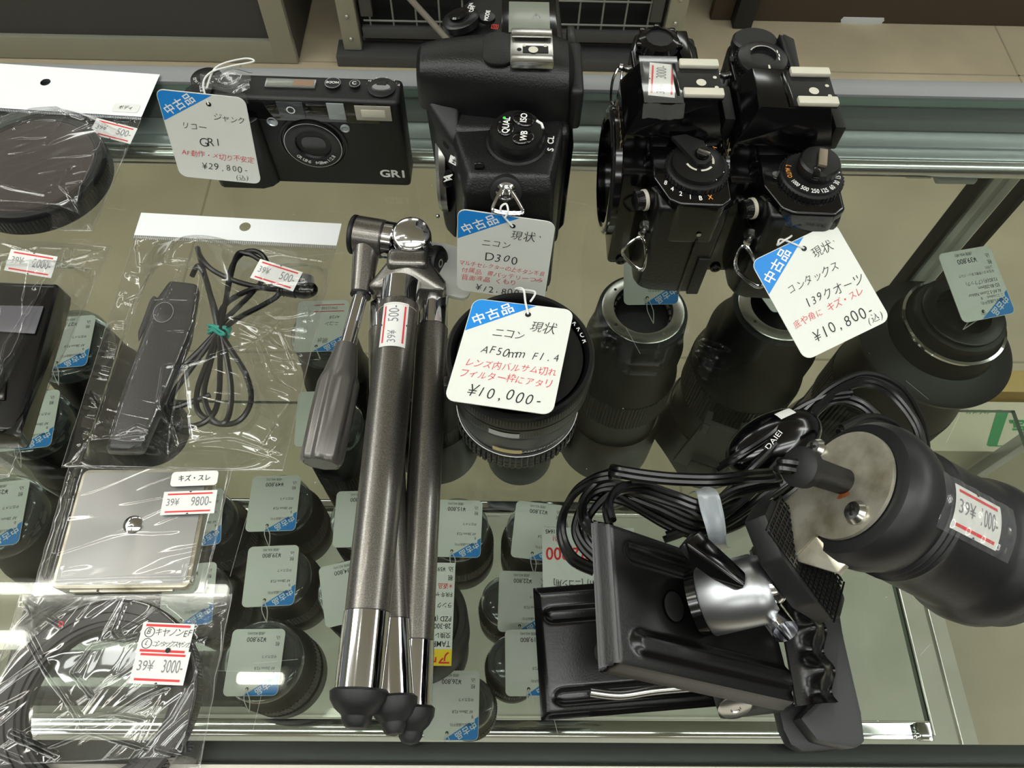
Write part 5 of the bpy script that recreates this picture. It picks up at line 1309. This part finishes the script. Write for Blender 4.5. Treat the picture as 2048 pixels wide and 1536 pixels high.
uTR = V((uTR.x, uTR.y, zR)); nrm = (uTR-uTL).cross(uBL-uTL); nrm = -nrm if nrm.z < 0 else nrm
m = MB(); ribbed_plate(m, [uTL, uTR, uBR, uBL], nrm, BMETAL, rim=6, ribs=((.16, 1.0, .2, -1.8, 4.4), (.16, 1.0, .8, 2.0, 5.0)))
nn = nrm.normalized()
hc_ = (uTL+(uTR-uTL)*.36)*.5+(uBL+(uBR-uBL)*.36)*.5
hX = frame(hc_+nn*.15, nn); m.disc((0, 0), 5.4, .3, VOID, 36, hX @ SCL(.85, 1, 1)); m.ringflat((0, 0), 5.2, 5.9, .35, BGLOSS, 36, hX @ SCL(.85, 1, 1))
part(m, 'upper_jaw', cl)
lTL, lBL = at(1066, 1178, 9.5), at(1082, 1442, 5.5); lTR, lBR = at(1420, 1150, 11), at(1590, 1400, 6)
m = MB(); ribbed_plate(m, [lTL, lTR, lBR, lBL], (lTR-lTL).cross(lTL-lBL), BMETAL, thick=1.4, rim=-2.0, ribs=((.09, 1, .22, -1.9, 3.6), (.1, 1, .84, -1.9, 3.6)))
hl = at(1215, 1305, 8.0); HL = frame(hl+V((0, 0, .3)), (lTR-lTL).cross(lTL-lBL)); m.disc((0, 0), 5.4, 0, VOID, 36, HL); m.ringflat((0, 0), 5.3, 5.7, .1, BMETAL, 36, HL)
part(m, 'lower_jaw', cl)
m = MB()
P = [at(1420, 1375, 14), at(1560, 1400, 14), at(1590, 1405, 10), at(1575, 1425, 8), at(1440, 1440, 6), at(1430, 1400, 8)]
m.hull([tuple(p) for p in P]+[tuple(p+V((0, 3, 0))) for p in P], mat('grey_hinge_plate', (58, 58, 56), .4, .2), .5, 2)
m.lathe([(0, 0), (6.6, 0), (6.6, .5), (5.6, 1.0), (2, 1.1), (1.6, .6), (0, .6)], STEEL, 40, frame(at(1470, 1414, 13), (.05, -.86, .5))); part(m, 'hinge', cl)
m = MB(); m.tube(spline([at(1181, 1384, 12), at(1240, 1390, 12), at(1310, 1380, 13), at(1400, 1372, 15), at(1460, 1366, 18)], 8), 1.9, STEEL, 14); part(m, 'spring_rod', cl, 'bare steel spring end')
# grip teeth and rubber pads at the jaw's far end
m = MB()
def teeth(u, v):
    a = at(1548+46*v, 1150+262*v, 26); b = at(1640+52*v, 1150+250*v, 30); p = a+(b-a)*u
    return (p.x, p.y, p.z+3.4*math.sin(v*19)*sstep(.15, .6, u)-7*sstep(.55, 1, u))
m.grid(teeth, 24, 90, BMETAL); m.grid(lambda u, v: tuple(V(teeth(1-u, v))-V((0, 0, 2))), 24, 90, BMETAL); part(m, 'jaw_teeth', cl)
def px_prism(m, pts, z0, z1, mt, r=1.2, zr=None):
    c_ = [at(x, y, zr if zr is not None else z1) for x, y in pts]; poly = [(p.x, p.y) for p in c_]
    A_ = sum(poly[i][0]*poly[(i+1) % len(poly)][1]-poly[(i+1) % len(poly)][0]*poly[i][1] for i in range(len(poly)))
    if A_ < 0: poly.reverse()
    m.prism(poly, z0, z1, mt, r, 2)
m = MB(); px_prism(m, [(1612, 1165), (1672, 1165), (1688, 1270), (1724, 1425), (1732, 1484), (1712, 1497), (1672, 1490), (1636, 1482), (1600, 1436), (1616, 1420), (1652, 1384), (1654, 1335)], 1, 17, RUBBERG, 1.6); part(m, 'rubber_pad', cl, 'grey rubber jaw pad')
m = MB(); px_prism(m, [(1556, 1414), (1625, 1400), (1720, 1480), (1716, 1496), (1606, 1503), (1582, 1490), (1567, 1460)], .3, 8, RUBBER, 1.4); part(m, 'rubber_pad', cl)
# ball head standing on the upper jaw
base = (uTL+(uTR-uTL)*.60)*.5+(uBL+(uBR-uBL)*.60)*.5+nn*.6
tipdir = (at(1545, 1172, 62)-at(1420, 1210, 48)).normalized()
bx0 = at(1392, 1208, 46); tipdir = (at(1552, 1168, 60)-bx0).normalized()
m = MB(); X = frame(bx0, tipdir)
m.lathe([(0, 0), (11.6, 0), (11.6, 3.4), (11, 3.6), (11, 4.4)], BGLOSS, 56, X); part(m, 'head_collar', cl)
m = MB(); L = 27.5
m.lathe([(0, 3.6), (11.6, 3.6), (12, 4.2), (12, L-5), (10.6, L-1.6), (8.8, L), (7.2, L-.4), (6.8, L-3), (0, L-3)], SATIN, 64, X)
m.lathe([(4.6, -4), (4.6, 6)], CHROME, 28, X @ T(6.5, -8.4, L-3) @ RX(70) @ SCL(1.4, 1, 1)); part(m, 'ball_housing', cl, 'satin silver ball housing')
m = MB(); m.ball((0, 0, L-2.2), 7.4, CHROME, 28, X=X); m.lathe([(3.4, L+2), (3.0, L+6), (3.4, L+12)], CHROME, 24, X); part(m, 'ball_joint', cl, 'chrome ball')
m = MB(); kp = at(1420, 1128, 66); KW = frame(kp, (RT*.35+UP*.5-FW*.8), (RT*.75-UP*.75))
m.hull([(-12, -3.6, 0), (-11, 4.4, 0), (-4, 6, 1.5), (3, 3, 2), (10, 3.4, 0), (12, -1.6, 0), (2, -5, 1), (-6, -6, 1), (-12, -3.6, 5), (-10, 4, 5), (0, 1.6, 4), (10, 3, 5.4), (12, -1.6, 5.4), (0, -2.6, 4)], BGLOSS, .8, 2, X=KW)
m.cyl(kp, kp+(bx0+tipdir*15-kp)*.75, 2.6, BLACK, 16); part(m, 'wing_knob', cl)
# rubber faced pad between ball head and bracket
m = MB(); padc = at(1590, 1122, 64); PN = (RT*.62+UP*.44-FW*.62)
PX_ = frame(padc, PN, (RT*.62-UP*.78))
octo = [(21*math.cos(R_(22.5+45*k))*1.12, 21*math.sin(R_(22.5+45*k))*.66) for k in range(8)]
m.prism(octo, -4.4, 4.4, RUBBER, 1.2, 2, X=PX_)
for k in range(-9, 10): m.box((k*2.1, 0, 4.5), (.5, 22, .5), BLACK, X=PX_)
for k in range(-5, 6): m.box((0, k*2.1, 4.5), (36, .5, .5), BLACK, X=PX_)
part(m, 'mounting_pad', cl)
m = MB()
for q in ((1512, 1106, 60), (1596, 1190, 56)): m.lathe([(0, 0), (2.4, 0), (2, 1.2), (0, 1.4)], STEEL, 20, frame(at(*q), -PN))
part(m, 'pad_screws', cl)
# lamp body
Fc = at(1694, 972, 88)
vd = (Fc-V((0, 0, CAM_H))).normalized(); idr = (RT*math.cos(R_(27))-UP*math.sin(R_(27))); idr = (idr-vd*idr.dot(vd)).normalized()
ax = (idr*.74+vd*.67).normalized()
LX = frame(Fc, ax, (0, 0, 1))
LAMPR = mat('black_bakelite', (25, 25, 27), .42, bump=(420, .18))
m = MB(); m.lathe([(0, .4), (19.6, .4), (22.4, 1.2), (24.4, 4), (25, 8), (24.2, 14), (23, 17), (22.4, 19.6), (23.2, 20.6), (22.6, 22), (23.2, 23), (22.6, 24.4), (23.2, 25.4), (22.8, 27), (23, 30), (23.4, 50), (24, 53), (25.4, 56), (26.0, 60), (25.6, 65), (24.4, 67), (23, 68), (22.4, 75), (0, 75)], LAMPR, 96, LX); part(m, 'lamp_body', cl)
inv = LX.inverted()
def onface(x, y, d=0.0):
    o = V((0, 0, CAM_H)); q = at(x, y, 0.0)-o; t_ = (Fc-o).dot(ax)/q.dot(ax); return inv @ (o+q*t_)
m = MB(); tong = [onface(*p) for p in ((1640, 935), (1600, 985), (1550, 1034), (1590, 1122), (1637, 1074))]
a0 = math.atan2(tong[-1].y, tong[-1].x); a1 = math.atan2(tong[0].y, tong[0].x)
sp = (a1-a0) % (2*math.pi)
side_in = math.atan2(tong[2].y, tong[2].x)
if 0 < ((side_in-a0) % (2*math.pi)) < sp: arc = [a0-(2*math.pi-sp)*k/40 for k in range(41)]
else: arc = [a0+sp*k/40 for k in range(41)]
poly = [(18.6*math.cos(a), 18.6*math.sin(a)) for a in arc]+[(p.x, p.y) for p in tong]
bm = bmesh.new(); vs = [bm.verts.new((p[0], p[1], -.2)) for p in poly]; bm.faces.new(vs)
ret = bmesh.ops.extrude_face_region(bm, geom=list(bm.faces)); bmesh.ops.translate(bm, verts=[g for g in ret['geom'] if isinstance(g, bmesh.types.BMVert)], vec=(0, 0, -1.4)); bmesh.ops.recalc_face_normals(bm, faces=bm.faces)
m.bm(bm, NICKEL, LX)
q = [onface(*p) for p in ((1590, 1122), (1637, 1074), (1668, 1118), (1652, 1136))]
m.hull([tuple(LX @ V((p.x, p.y, dz))) for p, dzs in zip(q, ((-1, 1), (-1, 1), (5, 7), (5, 7))) for dz in dzs], NICKEL, .4, 2)
part(m, 'bracket', cl, 'worn nickel bracket')
for (x, y) in ((1641, 904), (1722, 1030)):
    m = MB(); p = onface(x, y); SX2 = LX @ T(p.x, p.y, -1.6) @ RX(180); m.lathe([(0, 0), (3.9, 0), (4, .8), (3, 2.4), (0, 2.9)], STEEL, 28, SX2); m.box((0, 0, 2.7), (3.4, .8, .6), VOID, X=SX2); m.box((0, 0, 2.7), (.8, 3.4, .6), VOID, X=SX2); part(m, 'screw', cl, 'steel cross-head screw')
m = MB(); p = onface(1693, 965); s0 = LX @ V((p.x, p.y, 0)); s1 = at(1604, 935, 101)
m.cyl(s0, s1, 4.3, RUBBER, 32, r2=4.7, bev=.5); m.lathe([(4.6, -2.4), (6.3, -2), (6.5, 1.6), (5, 2.4), (0, 2.4)], RUBBER, 32, frame(s1, s1-s0)); part(m, 'strain_relief', cl, 'rubber cord sleeve')
m = MB(); RUST = mat('rust', (150, 84, 40), .8)
for x, y, r_ in ((1696, 993, 2.2), (1688, 998, 1.4)): p = onface(x, y); m.disc((p.x, p.y), r_, 1.75, RUST, 12, LX @ RX(180) @ SCL(1, -1, 1), ry=r_*.5)
part(m, 'rust_marks', cl)
# price sticker under clear tape on the body
aS = math.atan2((inv @ at(1948, 1030, 60)).y, (inv @ at(1948, 1030, 60)).x)
def on_body(px, py):
    o = V((0, 0, CAM_H)); d = (at(px, py, 0)-o).normalized(); o2 = inv @ o; d2 = inv.to_3x3() @ d
    A_ = d2.x**2+d2.y**2; B_ = o2.x*d2.x+o2.y*d2.y; C_ = o2.x**2+o2.y**2-23.4**2
    D_ = B_*B_-A_*C_; t_ = (-B_-math.sqrt(max(D_, 0)))/A_; return o2+d2*t_
qs = on_body(1956, 1034); a_s, z_s = math.atan2(qs.y, qs.x), qs.z
def bodyfn(k): return lambda x, y, dz: (( 23.5+dz+k)*math.cos(a_s+sgn*y/23.4), (23.5+dz+k)*math.sin(a_s+sgn*y/23.4), z_s+x)
q2 = on_body(1956, 1000); da = math.atan2(q2.y, q2.x)-a_s; sgn = 1 if da > 0 else -1
def ov(x, y): return (x*math.cos(R_(-8))-y*math.sin(R_(-8)), x*math.sin(R_(-8))+y*math.cos(R_(-8)))
m = MB(); bf = bodyfn(.1); sticker(m, LX, 21, 14.5, '39¥', '1000-', fn=bf); part(m, 'price_sticker', cl, 'white price sticker')
m = MB(); m.grid(lambda u, v: bodyfn(.5)(-17+34*u, -9+18*v, .35*math.sin(u*31)*math.sin(v*9)), 40, 14, TAPE, LX); part(m, 'clear_tape', cl, 'clear tape over the sticker')
# cord: twin strands in a loose bundle
paths = [
    [s1+ax*.5, s1-ax*5+V((-2, 0, -3)), (1560, 948, 88), (1500, 953, 66), (1430, 960, 54), (1350, 958, 48), (1290, 952, 46), (1240, 944, 44), (1222, 940, 40)],
    [(1222, 950, 40), (1190, 958, 36), (1150, 985, 26), (1126, 1030, 16), (1124, 1075, 12), (1146, 1118, 11), (1190, 1140, 12)],
    [(1224, 945, 38), (1195, 960, 36), (1168, 995, 30), (1166, 1035, 24), (1190, 1065, 22), (1225, 1090, 20)],
    [(1205, 1128, 12), (1165, 1090, 12), (1152, 1050, 14), (1172, 1000, 20), (1215, 972, 26), (1290, 985, 28), (1370, 1010, 28), (1420, 1030, 27), (1480, 1000, 24), (1540, 940, 18), (1590, 870, 14), (1650, 800, 12), (1720, 765, 12), (1780, 785, 12), (1830, 845, 12), (1848, 905, 12)],
    [(1200, 1100, 14), (1176, 1070, 14), (1180, 1030, 18), (1230, 985, 24), (1310, 1008, 25), (1400, 1044, 24), (1460, 1020, 22), (1530, 960, 16), (1580, 900, 12), (1620, 840, 10), (1665, 800, 9), (1720, 808, 9), (1768, 850, 10)],
    [(1222, 1046, 54), (1216, 1008, 50), (1240, 978, 44), (1290, 976, 38), (1350, 995, 34), (1410, 1012, 33), (1470, 985, 30), (1560, 965, 30)],
    [(1240, 985, 26), (1320, 1030, 20), (1390, 1060, 18), (1450, 1046, 18), (1520, 1000, 18), (1590, 950, 18)],
    [(1180, 990, 18), (1250, 1000, 18), (1340, 1050, 15), (1400, 1066, 14), (1470, 1050, 14), (1560, 1000, 14), (1610, 960, 14)],
    [(1440, 935, 12), (1480, 910, 20), (1540, 870, 20), (1580, 830, 16), (1640, 800, 12), (1700, 790, 10)],
    [(1680, 860, 30), (1730, 838, 26), (1780, 848, 20), (1830, 890, 12)],
    [(1330, 1075, 14), (1390, 1050, 18), (1440, 1000, 22), (1480, 960, 26), (1540, 900, 20), (1600, 830, 14), (1660, 778, 12), (1730, 752, 12), (1800, 780, 12), (1842, 850, 12), (1852, 915, 12)],
]
m = MB()
for pp in paths:
    c3 = spline([p if isinstance(p, V) else at(*p) for p in pp], 9)
    for o in (-1, 1): m.tube([p+V((.55*o, .9*o, .5*o)) for p in c3], 1.55, CABLE, 8)
part(m, 'cord', cl, 'bundled black twin cord')
m = MB(); m.text('DAIEI', 3.2, WHITEP, 0, 0, 0, T(*at(1548, 880, 22.6)) @ RZ(48), sx=1.5); part(m, 'cord_lettering', cl)
TIE = mat('milky_plastic_tie', (206, 214, 222), .3); TIE.node_tree.nodes['Principled BSDF'].inputs['Transmission Weight'].default_value = .35
m = MB()
tl_, bl_ = spline([at(1374, 990, 24), at(1392, 983, 36), at(1402, 1020, 38), at(1414, 1060, 36), at(1420, 1088, 30), at(1412, 1098, 24)], 8), spline([at(1412, 972, 24), at(1434, 982, 36), at(1446, 1020, 38), at(1452, 1060, 36), at(1453, 1088, 30), at(1462, 1096, 24)], 8)
N_ = len(tl_)
for dz in (0, 1): m.grid(lambda u, v: tuple(tl_[min(int(v*(N_-1)+.5), N_-1)].lerp(bl_[min(int(v*(N_-1)+.5), N_-1)], u)+V((0, 0, -.9*dz+.25*math.sin(u*9.4)))), 8, N_-1, TIE)
part(m, 'cord_tie', cl, 'milky white cord tie')
# glossy in-line plug lying under the cord
m = MB(); pc_ = at(1548, 884, 11); dirp = (at(1640, 838, 11)-at(1455, 935, 11)).normalized()
X = frame(pc_, (0, 0, 1), dirp); m.ball((0, 0, 0), 1, BGLOSS, 40, (25, 13.5, 10.6), X=X); part(m, 'plug', cl, 'glossy black plug')
m = MB(); m.grid(lambda u, v: (4+9*u, 5.2+4*v, 10.7*math.sqrt(max(0, 1-((4+9*u)/25)**2-((5.2+4*v)/13.5)**2))+.15), 10, 6, CARD2, X); part(m, 'plug_label', cl, 'white label on the plug')
